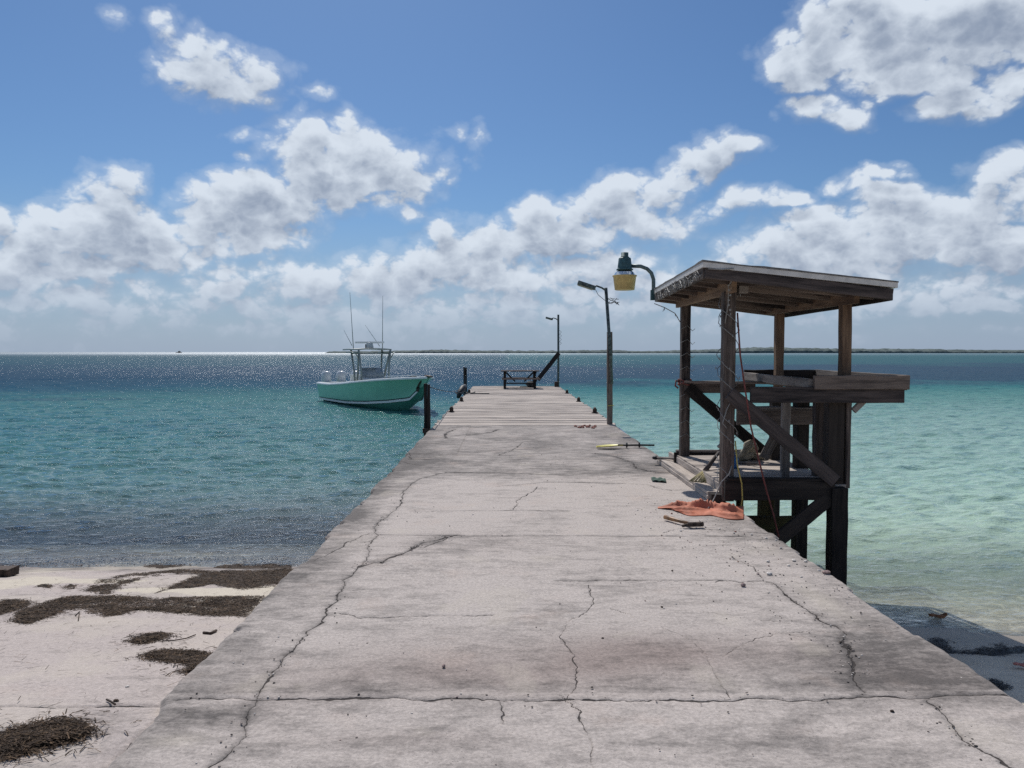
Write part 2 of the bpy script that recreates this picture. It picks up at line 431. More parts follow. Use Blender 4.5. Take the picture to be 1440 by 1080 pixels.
def m_wood(name, light, dark, rough=.85, streak=1.0, green=0.0, bump=.6):
    m, t, p = mat(name); uv = t.coord('UV'); tone = t.attr('tone')
    off = t.n.new('ShaderNodeCombineXYZ'); t.inp(off.inputs[2], t.math('MULTIPLY', tone, 37))
    v = t.vec('ADD', uv, off.outputs[0])
    g1 = t.noise(t.scale(v, (1.6, 26, 1)), 1, 7, .62, .9); g2 = t.noise(t.scale(v, (7, 150, 1)), 1, 4, .6)
    blot = t.noise(t.scale(v, (1.3, 6, 1)), 1.4, 5, .6)
    f = t.math('MULTIPLY_ADD', g1, 1.7*streak, -.85*streak+.5)
    f = t.math('ADD', f, t.math('MULTIPLY_ADD', g2, .7, -.35))
    f = t.math('ADD', f, t.math('MULTIPLY_ADD', tone, .8, -.4))
    f = t.math('ADD', f, t.math('MULTIPLY_ADD', blot, 1.9, -.95), clamp=True)
    col = t.mix(f, light, dark)
    crk = t.rmp(g1, .64, .70)
    col = t.mix(t.math('MULTIPLY', crk, .6), col, tuple(x*.25 for x in dark))
    if green:
        col = t.mix(t.rmp(t.noise(t.pos(), 3, 4, .6), .45, .7, 0, green), col, (.10, .11, .04))
    t.inp(p.inputs['Base Color'], col); p.inputs['Roughness'].default_value = rough; p.inputs['Specular IOR Level'].default_value = .25
    h = t.math('ADD', t.math('MULTIPLY', g1, .7), t.math('MULTIPLY', g2, .5))
    t.inp(p.inputs['Normal'], t.bump(h, bump, .006))
    return m
M['deckwood'] = m_wood('bleached_planks', (.53, .46, .40), (.19, .165, .15))
M['wood'] = m_wood('weathered_timber', (.175, .140, .120), (.020, .016, .016), streak=1.25)
M['darkwood'] = m_wood('dark_weathered_timber', (.100, .080, .074), (.016, .014, .015), streak=1.2)
M['greywood'] = m_wood('grey_timber', (.26, .235, .215), (.085, .07, .065))
M['brownwood'] = m_wood('brown_timber', (.26, .175, .115), (.08, .05, .035))
M['pile'] = m_wood('tarred_timber', (.046, .037, .032), (.010, .009, .009))
M['pilegreen'] = m_wood('mossy_timber', (.085, .07, .035), (.02, .018, .012), green=.8)
M['tabletimber'] = m_wood('picnic_timber', (.17, .135, .12), (.05, .04, .037))
M['steel'] = simple('weathered_steel', (.10, .13, .13), .55, .3, .5, 20, .2)
M['lampgreen'] = simple('lamp_green_paint', (.05, .12, .13), .5, .2, .3, 30, .1)
M['lampgrey'] = simple('lamp_grey_arm', (.13, .19, .19), .5, .3, .3, 25, .1)
M['chrome'] = simple('polished_reflector', (.75, .76, .74), .12, 1.0, .1, 40)
M['amber'] = simple('yellowed_plastic', (.60, .47, .19), .45, 0, .18, 12, .1)
M['amberl'] = simple('cloudy_lens', (.30, .30, .22), .4, 0, .3, 20)
M['black'] = simple('black_rubber', (.02, .02, .022), .6, 0, .3, 20, .2)
M['shingle'] = simple('roof_felt', (.16, .155, .15), .9, 0, .3, 30, .5)
M['drip'] = simple('white_drip_edge', (.60, .585, .56), .55, 0, .15, 8)
M['wire'] = simple('grey_wire', (.27, .27, .26), .6, 0, .2, 30)
M['rope'] = simple('old_rope', (.36, .32, .27), .9, 0, .3, 60, .4)
M['ropedark'] = simple('dark_rope', (.05, .06, .07), .9, 0, .3, 60, .4)
M['redrope'] = simple('faded_red_rope', (.22, .065, .055), .85, 0, .35, 40, .4)
M['yellowrope'] = simple('yellow_cord', (.55, .45, .12), .8, 0, .3, 40, .3)
M['yellow'] = simple('yellow_plastic', (.74, .66, .16), .4, 0, .15, 12)
M['bristle'] = simple('straw_bristle', (.50, .44, .24), .8, 0, .35, 60)
M['orange'] = simple('faded_orange_cloth', (.58, .185, .10), .75, 0, .22, 5, .3)
M['blue'] = simple('blue_plastic', (.02, .16, .42), .35, 0, .2, 15)
M['cloth'] = simple('old_sackcloth', (.42, .37, .28), .9, 0, .3, 14, .4)
M['greenscrap'] = simple('green_mesh_cloth', (.04, .10, .07), .8, 0, .3, 30, .4)
M['rust'] = simple('rusty_iron', (.10, .07, .055), .75, .4, .5, 30, .4)
M['handle'] = simple('tool_handle', (.34, .17, .07), .5, 0, .4, 14)
M['shell'] = simple('bleached_shell', (.72, .66, .60), .6, 0, .2, 40, .3)
M['redstone'] = simple('red_rubble', (.38, .16, .12), .9, 0, .45, 25, .4)
M['pinkstone'] = simple('pinkish_stone', (.42, .30, .27), .9, 0, .35, 30, .4)
M['leaf'] = simple('dry_leaf', (.30, .12, .035), .7, 0, .4, 30)
M['redleaf'] = simple('pink_leaf', (.55, .20, .16), .7, 0, .35, 30)
M['weed'] = simple('dry_seagrass', (.115, .082, .055), .85, 0, .6, 12)
M['weedwet'] = simple('wet_seagrass', (.02, .017, .014), .5, 0, .4, 12)
M['hull'] = simple('seafoam_gelcoat', (.26, .60, .44), .16, 0, .04, 2)
M['bottom'] = simple('hull_bottom_paint', (.13, .42, .32), .4, 0, .1, 3)
M['stripe'] = simple('dark_boot_stripe', (.008, .05, .045), .3, 0, .1, 3)
M['white'] = simple('white_gelcoat', (.78, .80, .78), .25, 0, .06, 3)
M['offwhite'] = simple('grey_white_gelcoat', (.52, .56, .55), .35, 0, .08, 3)
M['tubing'] = simple('boat_tubing', (.27, .31, .29), .3, .3, .1, 10)
M['glassdark'] = simple('tinted_windscreen', (.30, .34, .36), .12, 0, .1, 5)
M['motor'] = simple('outboard_cowling', (.55, .58, .60), .3, 0, .08, 4)

# ------------------------------------------------------------------ the ground below the water and the beach
def ground_z(X, Y):
    shore = 7.1+(fbm(X*.35+3, X*0+1.5, 3, 2)-.5)*1.1
    up = WATER+(shore-Y)*.15
    dn_ = WATER-(Y-shore)*.13
    z = np.where(Y < shore, np.minimum(up, -.42+.0*X), np.maximum(dn_, WATER-3.2))
    z = z+(fbm(X*1.4, Y*1.4, 3, 4)-.5)*.05*sstep(Y*-1, -14, -5)+(fbm(X*7, Y*7, 3, 4)-.5)*.018*sstep(Y*-1, -12, -5)
    left = X < -1.0
    return np.where(left, np.minimum(z, ramp_z(Y)-.12), z)
def ramp_z(Y):
    return np.where(Y < 3.3, -.025, -.025-(Y-3.3)*.171-.0*Y)
def axis(parts):
    return np.concatenate([np.linspace(a, b, n, endpoint=False) for a, b, n in parts]+[[parts[-1][1]]])
def m_sand():
    m, t, p = mat('sand'); c = t.pos()
    n = t.noise(c, 2.5, 6, .6); g = t.noise(c, 90, 4, .7)
    col = t.mix(t.rmp(n, .3, .7), (.70, .63, .51), (.56, .50, .40))
    col = t.mix(t.rmp(g, .35, .7, 0, .35), col, (.30, .25, .20))
    col = t.mix(t.rmp(t.noise(c, 16, 4, .7), .64, .70, 0, .8), col, (.10, .08, .06))
    wetm = t.n.new('ShaderNodeSeparateXYZ'); t.inp(wetm.inputs[0], c)
    wet = t.math('MULTIPLY', t.rmp(wetm.outputs[2], WATER+.06, WATER+.24, 1, 0), t.rmp(wetm.outputs[2], WATER-.06, WATER-.01))
    col = t.mix(t.math('MULTIPLY', wet, .8), col, (.17, .145, .12))
    t.inp(p.inputs['Base Color'], col); t.inp(p.inputs['Roughness'], t.rmp(wet, 0, 1, .95, .5))
    t.inp(p.inputs['Normal'], t.bump(t.math('ADD', n, t.math('MULTIPLY', g, .4)), .5, .02))
    return m
M['sand'] = m_sand()
gx = axis([(-20000,-2000,4),(-2000,-100,8),(-100,-24,20),(-24,-1.2,90),(-1.2,14,190),(14,30,50),(30,100,20),(100,2000,8),(2000,20000,4)])
gyv = axis([(-400,-20,8),(-20,3,30),(3,14,150),(14,30,60),(30,100,30),(100,2000,10),(2000,20000,6)])
X, Y = np.meshgrid(gx, gyv)
tag(grid_obj('sand', X, Y, ground_z(X, Y), M['sand']), 'pale sand of the beach running down below the shallow water', kind='structure')

# ------------------------------------------------------------------ water
ks = np.concatenate([[-60, -14, -6, -3, -2, -1.4, -1.1], np.linspace(-.95, .95, 560), [1.1, 1.4, 2, 3, 6, 14, 60]])
ys = [2.5]
while ys[-1] < 25000:
    y = ys[-1]; ys.append(y*(1.0042 if y < 110 else (1.012 if y < 1500 else 1.08)))
ys = np.array(ys); KX, Y = np.meshgrid(ks, ys); X = KX*Y
Y = np.where(np.abs(KX) > 3, Y*1.0, Y)
cell = np.maximum(Y*.0036, .004)
Z = np.zeros_like(X); r2 = np.random.default_rng(3)
for i in range(36):
    lam = .16*1.085**i+.02
    th = r2.normal(R(105), .55)                # waves run roughly towards the shore
    amp = lam*.0135*min(1, (.5/lam)**.9)
    kx, ky = math.cos(th)*6.283/lam, math.sin(th)*6.283/lam
    wgt = np.clip((lam/cell-2.2)/2, 0, 1)
    dom = .55+.9*vn(X/(lam*5)+i*3.1, Y/(lam*5), 40+i)
    ph = kx*X+ky*Y+r2.uniform(0, 6.28)+1.5*np.sin(.37/lam*(X*math.sin(th)-Y*math.cos(th)))
    Z += amp*wgt*dom*(1-2*np.abs(np.sin(ph*.5)))*1.0 if i % 3 == 0 else amp*wgt*dom*np.sin(ph)
depth0 = np.where(X < -1.6, (Y-9.75)*.12, (Y-7.0)*.13)
damp = sstep(depth0, -.15, .9)*.8+.2
Z *= damp
ly = np.log10(np.maximum(Y, 1))
def ramp_cols(x, stops):
    xs = [s[0] for s in stops]; return np.stack([np.interp(x, xs, [s[1][k] for s in stops]) for k in range(3)], -1)
nz = (fbm(X/14, Y/26, 5, 11)-.5); nz2 = (fbm(X/60+9, Y/70, 4, 21)-.5)
lw = ly+nz*.22+nz2*.12-.02*np.clip(X/30, -1, 1)
right = ramp_cols(lw, [(.85,(.48,.60,.47)),(1.05,(.41,.55,.42)),(1.2,(.32,.49,.395)),(1.45,(.20,.36,.305)),(1.66,(.105,.26,.23)),
                       (1.77,(.040,.17,.18)),(1.82,(.032,.075,.115)),(2.15,(.032,.070,.11)),(2.3,(.035,.11,.13)),(2.9,(.035,.115,.125)),(4.4,(.03,.10,.12))])
left = ramp_cols(lw, [(.95,(.19,.185,.17)),(1.06,(.17,.175,.165)),(1.15,(.125,.175,.165)),(1.25,(.082,.18,.165)),(1.42,(.054,.172,.152)),(1.62,(.045,.155,.148)),
                       (1.74,(.022,.085,.125)),(1.88,(.022,.062,.105)),(2.12,(.022,.060,.10)),(2.3,(.025,.08,.11)),(2.9,(.03,.08,.10)),(4.4,(.03,.08,.10))])
sgn = sstep(X+nz*3, -2.5, 1.5)[..., None]
wc = left*(1-sgn)+right*sgn
patch = sstep(fbm(X/22+4, Y/9+2, 5, 31), .56, .70)*sstep(Y, 18, 40)*(1-sstep(Y, 90, 130))*(1-sstep(X, -8, 4))
wc = wc*(1-.6*patch[..., None])+np.array([.008, .045, .085])*.6*patch[..., None]
opac = np.where(X < -1, sstep(depth0, -.02, .7), sstep(depth0, .0, .75)*.97)
def m_water():
    m, t, p = mat('water'); nt = m.node_tree; nt.nodes.remove(p); o = nt.nodes['Material Output']
    c = t.pos(); sepd = t.n.new('ShaderNodeSeparateXYZ'); t.inp(sepd.inputs[0], c)
    rip = t.noise(t.scale(c, (1, 1.7, 1)), 8, 3, .6, .4); rip2 = t.noise(t.scale(c, (1, 1.9, 1)), 2.3, 5, .64, .3)
    rip3 = t.noise(t.scale(c, (1, 3, 1)), .25, 6, .65, .3)
    h = t.math('ADD', t.math('MULTIPLY', rip, .07), t.math('MULTIPLY', rip2, .24))
    h = t.math('ADD', h, t.math('MULTIPLY', rip3, .22))
    far = t.rmp(sepd.outputs[1], 20, 400)
    nrm = t.bump(h, .40, 1.0)
    sl1 = t.vec('MULTIPLY_ADD', t.noise(t.scale(c, (1.3, 2.6, 1)), 3.0, 2, .6, out=1), (1, 1, 0), (-.5, -.5, 0))
    sl2 = t.vec('MULTIPLY_ADD', t.noise(t.scale(c, (.5, 1.2, 1)), .9, 2, .6, out=1), (1, 1, 0), (-.5, -.5, 0))
    slp = t.vec('ADD', t.vec('MULTIPLY', sl1, (1.0, 1.5, 0)), t.vec('MULTIPLY', sl2, (.6, 1.0, 0)))
    k_ = t.math('ADD', t.rmp(sepd.outputs[1], 20, 62, .05, .45), t.rmp(sepd.outputs[1], 55, 120, 0, .75))
    slp = t.vec('SCALE', slp, None); t.inp(t.n[-1].inputs['Scale'], k_)
    gn = t.vec('NORMALIZE', t.vec('ADD', nrm, slp))
    diff = t.n.new('ShaderNodeBsdfDiffuse'); 
    wcol = t.attr('wcol', 'Color')
    streak = t.noise(t.scale(c, (.6, 1.6, 1)), 2.4, 7, .72, .3)  # light and dark of wave facets painted into the water colour
    wcol = t.mix(t.math('MULTIPLY', t.rmp(streak, .40, .62, 0, .52), t.rmp(sepd.outputs[1], 8, 26, .40, 1)), t.vec('MULTIPLY', wcol, (1.15, 1.12, 1.1)), t.vec('MULTIPLY', wcol, (.50, .56, .62)))
    t.inp(diff.inputs[0], wcol); t.inp(diff.inputs['Normal'], nrm)
    tr = t.n.new('ShaderNodeBsdfTransparent')
    caustic_cells = t.voro(t.vec('MULTIPLY_ADD', t.noise(c, 5, 2, .5, out=1), (.25, .25, .25), t.scale(c, (1, 1.5, 1))), 4.5, 'DISTANCE_TO_EDGE')
    lens = t.rmp(caustic_cells, .0, .13, 1.0, .80)  # tint dimmed between cell edges, painting a caustic light pattern on the seabed
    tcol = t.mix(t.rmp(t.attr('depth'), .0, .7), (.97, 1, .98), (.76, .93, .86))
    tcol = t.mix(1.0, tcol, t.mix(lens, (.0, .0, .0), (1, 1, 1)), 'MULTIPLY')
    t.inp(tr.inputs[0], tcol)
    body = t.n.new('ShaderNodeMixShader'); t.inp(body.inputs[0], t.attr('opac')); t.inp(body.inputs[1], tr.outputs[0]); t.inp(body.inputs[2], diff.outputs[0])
    gl = t.n.new('ShaderNodeBsdfGlossy'); t.inp(gl.inputs['Roughness'], t.math('ADD', t.rmp(sepd.outputs[1], 45, 110, .05, .15), t.rmp(sepd.outputs[1], 110, 1200, 0, .21, False))); t.inp(gl.inputs['Normal'], gn)
    gl.inputs[0].default_value = (.93, .96, 1, 1)
    fr = t.n.new('ShaderNodeFresnel'); fr.inputs['IOR'].default_value = 1.33; t.inp(fr.inputs['Normal'], gn)
    f = t.math('MINIMUM', fr.outputs[0], t.math('ADD', t.rmp(sepd.outputs[1], 9, 60, .50, .115), t.rmp(sepd.outputs[1], 350, 1100, 0, .20)))
    mx = t.n.new('ShaderNodeMixShader'); t.inp(mx.inputs[0], f); t.inp(mx.inputs[1], body.outputs[0]); t.inp(mx.inputs[2], gl.outputs[0])
    t.l.new(mx.outputs[0], o.inputs[0])
    return m
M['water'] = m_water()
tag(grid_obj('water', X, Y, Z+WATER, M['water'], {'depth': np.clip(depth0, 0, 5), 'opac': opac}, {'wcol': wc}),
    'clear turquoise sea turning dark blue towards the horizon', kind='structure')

# ------------------------------------------------------------------ concrete pier
CR = [
 ([(300,1078),(322,1052),(340,1035),(346,1012),(356,992),(372,962),(388,940),(405,918),(432,890),(450,875),(468,849),(475,840),(483,827),(480.5,815.5),(492,810),(507,796),(514,788),(519,765.5),(530.5,752),(525,743),(532,733.6),(547,724),(564,707),(566.7,693),(580.5,679),(600,671),(628,664)], 0.0070),
 ([(507,797.5),(522,792),(537.5,792),(550,783.6),(572,775),(594,763),(611,760),(632,754)], .017),
 ([(596,770),(610,765),(640,752)], .007),
 ([(240,984),(300,982),(420,983),(560,982),(700,982.5),(860,983),(1000,982),(1120,981),(1215,979),(1300,980),(1360,979),(1425,978)], .0115),
 ([(535,752.5),(700,753),(860,753),(1045,753)], .009),
 ([(780,817),(900,815.5),(1021,815.5)], .005),([(1021,815.5),(1042,818),(1073,817),(1093,823),(1114,842),(1126,852),(1138,861),(1158.5,874),(1173,878.5),(1188,887.4),(1188,902),(1197,908),(1192.6,923),(1200,944),(1198.5,955.6),(1221,973)], .008),
 ([(1188,898),(1193,915),(1194,935),(1199,950)], .02),
 ([(1301,984),(1324,1000),(1342,1021),(1354,1038.5),(1375,1053),(1404,1068),(1425,1082)], .014),
 ([(1021,815.5),(1006,818)], .006),
 ([(478,862),(505,868),(560,867),(630,866),(695,864)], .006),
 ([(830,822),(835,850),(818,862),(797,873),(790,888),(803,918),(808,945),(800,985),(818,1008),(836,1045),(835,1078)], .0032),
 ([(858,855),(900,870),(945,888),(985,910),(1003,935),(1022,978)], .0022),
 ([(1010,923),(1040,906),(1095,888),(1188,887)], .0026),
 ([(855,640),(867.5,642.5),(880,647),(889,650),(894,657.5),(912,663),(936,665)], .022),
 ([(700,684),(780,677.5),(830,678),(880,680),(910,682),(932.5,688),(945,690)], .012),
 ([(633,665),(700,665),(758,667),(800,668)], .014),
 ([(575,646),(637,645.5)], .035),([(576,637),(578,646)], .02),  # shadow edge of the recessed slab piece, painted as wide dark crack lines
 ([(632,602.5),(650,601),(714,601)], .05),([(626,617),(627,610),(640,604)], .04),([(640,613),(665,611),(690,608),(700,604)], .05),  # dark shadow line by the deck joint painted in as extra-wide cracks
 ([(580,720.5),(617,718),(720,718),(800,719)], .008),([(758,685),(728,704),(724,717)], .006),
 ([(440,790),(470,775),(490,762),(520,750)], .006),([(700,640),(722,632),(735,622)], .01),
 ([(1031,783),(1062,798),(1071,812)], .006),([(934,748),(962,742),(1010,744),(1060,748),(1120,752)], .006),
 ([(598,655),(575,652),(560,648)], .01),([(640,560),(640,560)], .01),
 ([(990,860),(1040,868),(1120,878)], .0018),([(700,985),(706,1020)], .003),
]
nx = 430
xs_ = np.concatenate([[0, 0], np.linspace(0, 1, nx), [1, 1]])
yy = [-6, -4, -2, 0, 1, 1.8, 2.4]
while yy[-1] < 16.6: yy.append(yy[-1]*1.0024 if yy[-1] > 2.39 else 0)
yy = np.array(yy+[16.62, 16.62]); U, Y = np.meshgrid(xs_, yy)
el_ = (fbm(Y*1.3, Y*0+3, 6, 61)-.5)*.05+.035*sstep(fbm(Y*3.2, Y*0, 3, 62), .62, .66)
er_ = (fbm(Y*1.3, Y*0+9, 6, 71)-.5)*.05-.03*sstep(fbm(Y*3.2, Y*0+5, 3, 72), .62, .66)
XL = -1.60+el_+(fbm(Y*14, Y*0+1, 2, 5)-.5)*.02; XR = 2.36+er_+(fbm(Y*14, Y*0+7, 2, 6)-.5)*.02
X = XL+(XR-XL)*U
crack, csd, cwd = segdist(X, Y, CR, full=True)
edge = np.minimum(X-XL, XR-X)
Z = (fbm(X*.9, Y*.9, 4, 13)-.5)*.022+(fbm(X*8, Y*8, 3, 14)-.5)*.004
Z -= .006*crack; Z -= .022*np.exp(-(edge/.018)**2)
# step of settled slab left of the wide painted shadow line
Z += np.where((Y > 12) & (X < -.8), .012, 0)
side = np.zeros_like(U, bool); side[:, 0] = True; side[:, -1] = True; side[-1, :] = True
Z = np.where(side, -1.75, Z)
X[:, 0] -= .0; 
def g2(X, Y, px, py, rx, ry, a):
    x, y, _ = gz(px, py); return a*np.exp(-((X-x)/rx)**2-((Y-y)/ry)**2)
n_a = fbm(X*1.6, Y*1.2, 5, 80)
stain = np.zeros_like(X)+.0
brown = np.zeros_like(X)
for args in [(790,930,.95,.36,.75),(620,945,.6,.26,.5),(960,915,.7,.25,.5),(640,760,.9,.4,.2),(560,1040,.4,.1,.4),(1290,950,.4,.3,.4),(1250,830,.3,.6,.3),(420,960,.4,.4,.3)]:
    brown = brown+g2(X, Y, *args)*(.3+1.2*n_a)
for args in [(1180,945,.35,.35,.40),(1120,760,.2,.5,.3),(770,858,.20,.14,.40),
             (1300,950,.35,.4,.45),(640,760,.9,.3,.12),(1000,740,.5,.6,.35),(1050,700,.5,1.0,.35),(330,930,.30,.5,.38),(300,1005,.3,.10,.35),
             (400,820,.26,.9,.40),(470,740,.30,1.4,.45),(530,680,.4,2.4,.55),(560,1040,.35,.15,.25),(900,1050,.3,.12,.25),(360,1060,.12,.10,.3),
             (1060,1040,.25,.1,.35),(1250,1060,.2,.12,.35),(1200,870,.2,.6,.25),(1250,900,.2,.5,.25)]:
    stain = stain+g2(X, Y, *args)*(.35+1.3*n_a)
stain = stain+.62*sstep(Y, 9.3, 10.2)*(.2+1.3*n_a)+.22*np.exp(-(edge/.22)**2)*n_a*1.6
stain = stain+np.where(Y < 3.56, .05, np.where(Y < 6.7, .07, np.where(Y < 9.35, -.06, .04)))
stain = stain+.35*np.exp(-((Y-3.60)/.10)**2)*(Y > 3.55)*(n_a+.3)
stain = stain+.25*segdist(X, Y, [(l, w*5) for l, w in CR[:3]+CR[5:9]+CR[14:17]])
sandy = .9*sstep(fbm(X*3+5, Y*2.2, 5, 90), .68, .78)*.2
for args in [(1140,835,.08,.30,.35),(1165,850,.10,.25,.3),(250,1040,.10,.05,.4),(500,760,.2,.25,.12)]:
    sandy = sandy+g2(X, Y, *args)*n_a*1.6
pier = thing('concrete_pier', 'long cracked concrete pier running straight out from the beach', 'pier')
grid_obj('slab', X, Y, Z, M['concrete'], {'crack': crack, 'csd': csd, 'cwd': cwd, 'brown': np.clip(brown, 0, 1), 'stain': np.clip(stain, -.5, 1), 'sandy': np.clip(sandy, 0, 1)}, parent=pier)

# ------------------------------------------------------------------ sandy concrete ramp on the left
RC = [([(-40,972),(60,971),(85,974),(140,973),(165,970),(245,971.5)], .014), ([(245,983),(215,1010),(190,1035),(150,1075),(130,1090)], .02)]
xs_ = np.concatenate([np.linspace(-14, -5, 60, endpoint=False), np.linspace(-5, -1.3, 330)])
yy = np.concatenate([[-6, -3, 0, 1.5, 2.3], np.geomspace(2.6, 13, 480)])
X, Y = np.meshgrid(xs_, yy)
crack, csd, cwd = segdist(X, Y, RC, full=True)
Z = ramp_z(Y)+(fbm(X*.7, Y*.7, 4, 33)-.5)*.05*sstep(Y, 3, 6)+(fbm(X*5, Y*5, 3, 34)-.5)*.008-.012*crack
band = sstep(fbm(X*.9+2, Y*1.6+7, 5, 44), .50, .60)
sandy = band*sstep(Y, 5.2, 7.5)*.95+.25*sstep(fbm(X*2, Y*2, 4, 45), .45, .65)
wet = sstep(Y, 8.6, 9.4)
stain = -.12+.65*wet+.35*sstep(fbm(X*1.1, Y*5, 5, 46), .48, .66)*sstep(Y, 6.2, 8.4)+.25*sstep(fbm(X*1.5+4, Y*2.5, 5, 47), .52, .72)
tag(grid_obj('concrete_ramp', X, Y, Z, M['ramp'], {'crack': crack, 'csd': csd, 'cwd': cwd, 'stain': stain, 'sandy': np.clip(sandy*(1-wet*.6), 0, 1)}), 'sand-dusted concrete boat ramp sloping into the water left of the pier', kind='structure')

# ------------------------------------------------------------------ wooden deck at the end of the pier
deck = thing('wooden_deck', 'bleached wooden plank deck at the far end of the concrete pier', 'deck', (.38, 26, 0))
mb = MB(); y = 16.66
while y < 35.9:
    wd = random.choice((.17, .19, .2, .21)); e1, e2 = random.uniform(-.05, .03), random.uniform(-.03, .05)
    mb.beam((-1.60+e1, y+wd/2, -.022+random.uniform(-.006, .006)), (2.36+e2, y+wd/2, -.022+random.uniform(-.006, .006)), wd, .045, jit=.003, warp=.006, seg=8,
            tone=random.choice((.02, .15, .3, .4, .5, .75)) if y > 17.2 else .05)
    y += wd+random.uniform(.004, .012)
DECK_END = y
mb.build('planks', M['deckwood'], deck)
mb = MB()
for x in (-1.45, -.5, .4, 1.3, 2.2): mb.beam((x, 16.7, -.16), (x, DECK_END-.02, -.16), .07, .22, seg=6)
mb.build('joists', M['wood'], deck)
for yv in (18.5, 23, 27.5, 32, 35.6):
    for x in (-1.35, 2.1):
        MB().tube([(x, yv, -2.6), (x, yv, -.28)], .13, 12).build('piling', M['pile'], deck)
for px, py in ((838,581),(814,565),(797,553.5),(624,579.5),(640,564.5),(652,553),(789,544)):
    x, yv, _ = gz(px, py)
    x = 2.28 if px > 700 else -1.50
    c = MB(); c.box((x, yv, .012), (.16, .12, .024)); c.tube([(x-.03, yv, .02), (x-.03, yv, .10)], .022); c.tube([(x+.03, yv, .02), (x+.03, yv, .10)], .022)
    c.tube([(x-.0, yv-.13, .115), (x, yv-.05, .125), (x, yv+.05, .125), (x, yv+.13, .115)], [.018, .035, .035, .018])
    c.box((x, yv, .07), (.10, .09, .09)); c.build('cleat', M['rust'], deck)

# mooring posts
def mooring_post(name, label, x, y, w, top, base=-2.4, lean=(0, 0)):
    r = thing(name, label, 'post', (x, y, WATER))
    MB().beam((x-w*.27, y, base), (x-w*.27+lean[0], y+lean[1], top), w*.46, w, up=(0, 1, 0), jit=.006, seg=14).build('timber', M['pile'], r)
    MB().beam((x+w*.27, y+.01, base), (x+w*.27+lean[0], y+.01+lean[1], top-.02), w*.46, w, up=(0, 1, 0), jit=.006, seg=14).build('timber', M['pile'], r)
    return r
p1 = mooring_post('mooring_post', 'dark square mooring post nearest the boat, beside the left deck corner', -1.72, 16.35, .125, .93)
MB().box((-1.73, 16.27, -.07), (.15, .10, .10)).build('bracket', M['rust'], p1)
p2 = mooring_post('mooring_post', 'thin dark mooring post far out on the left deck edge', -1.92, 34.6, .15, .92)
# black fender and rope bundle
fb = thing('fender', 'black bundled rubber fender hanging at the far left deck edge', 'fender', (-1.85, 30.5, 0))
m_ = MB(); m_.tube([(-1.95, 30.2, -.18), (-1.9, 30.4, .0), (-1.8, 30.7, .16), (-1.72, 31.0, .24)], [.07, .11, .12, .07], 12); m_.build('body', M['black'], fb)
m_ = MB(); pts = [(-1.65+.35*math.cos(a)*(1+.2*math.sin(3*a)), 29.5+.4*math.sin(a), .03+.03*math.sin(5*a)) for a in np.linspace(0, 12, 40)]
m_.tube(pts+[(-1.1, 29.2, .02), (-.7, 29.1, .02)], .02, 6); tag(m_.build('rope_coil', M['ropedark']), 'loose dark rope coil lying on the deck by the far left post', 'rope')
a_, b_ = Vector((-1.66, 16.3, .86)), Vector((-1.86, 30.3, .14)); pts = [a_.lerp(b_, t)+Vector((0, 0, -.10*math.sin(math.pi*t))) for t in np.linspace(0, 1, 20)]
tag(MB().tube(pts, .010, 6).build('mooring_rope', M['ropedark']), 'dark rope strung from the near mooring post back to the fender', 'rope')

# ------------------------------------------------------------------ lamp posts
def flood_head(parent, c, L, dirv, name='lamp_head'):
    """slanted flat lamp head: housing with a lens below"""
    d = Vector(dirv).normalized(); c = Vector(c); e = c+d*L
    h = MB().beam(c, e, L*.42, L*.22, ch=L*.05, jit=0, seg=1).build(name, M['steel'], parent)
    up = d.cross(Vector((0, 1, 0))).normalized(); up = up if up.z > 0 else -up
    o = MB().beam(c+d*L*.12-up*L*.125, e-d*L*.04-up*L*.125, L*.34, L*.06, ch=L*.02, jit=0, seg=1).build('lens', M['amberl'], parent)
    return h
lx, lyv = 2.27, 16.9
lp = thing('lamp_post', 'tall lamp post on timber base at the near right deck corner', 'lamp post', (lx, lyv, 0))
MB().beam((lx, lyv, -2.4), (lx-.03, lyv, 2.04), .115, .115, up=(0, 1, 0), jit=.004, seg=14).build('timber_base', M['wood'], lp)
MB().tube([(lx+.01, lyv-.095, .9), (lx-.04, lyv-.095, 1.8), (lx-.13, lyv-.085, 3.0)], .036, 10).build('pole', M['steel'], lp)
MB().tube([(lx-.13, lyv-.085, 2.94), (lx-.22, lyv-.085, 3.0), (lx-.33, lyv-.085, 3.04), (lx-.40, lyv-.085, 3.02)], .02, 8).build('arm', M['steel'], lp)
flood_head(lp, (lx-.36, lyv-.085, 2.99), .40, (-1, 0, .33))
MB().tube([(lx-.36, lyv-.085, 2.97), (lx-.3, lyv-.09, 2.85), (lx-.22, lyv-.09, 2.78), (lx-.14, lyv-.09, 2.72)], .006, 5).build('cable', M['black'], lp)
m_ = MB()
for k in range(7):
    z0 = 2.78-random.random()*.12; pts = [(lx-.10, lyv-.09, z0)]
    for j in range(5): pts.append((lx-.06+j*.05+random.uniform(-.03, .03), lyv-.09+random.uniform(-.03, .03), z0-j*.012+random.uniform(-.05, .05)))
    m_.tube(pts, .0055, 5)
m_.build('loose_wire', M['black'], lp)
MB().tube([(lx-.07, lyv-.08, .42), (lx+.0, lyv-.07, .43), (lx+.06, lyv-.06, .42), (lx+.065, lyv+.05, .42)], .008, 5).build('yellow_tie', M['yellowrope'], lp)
lx, lyv = 2.33, 35.5
l2 = thing('lamp_post', 'smaller far lamp post at the end of the deck with leaning board', 'lamp post', (lx, lyv, 0))
MB().tube([(lx, lyv, -2.4), (lx+.01, lyv, 1.5), (lx-.0, lyv, 3.32)], .05, 10).build('pole', M['steel'], l2)
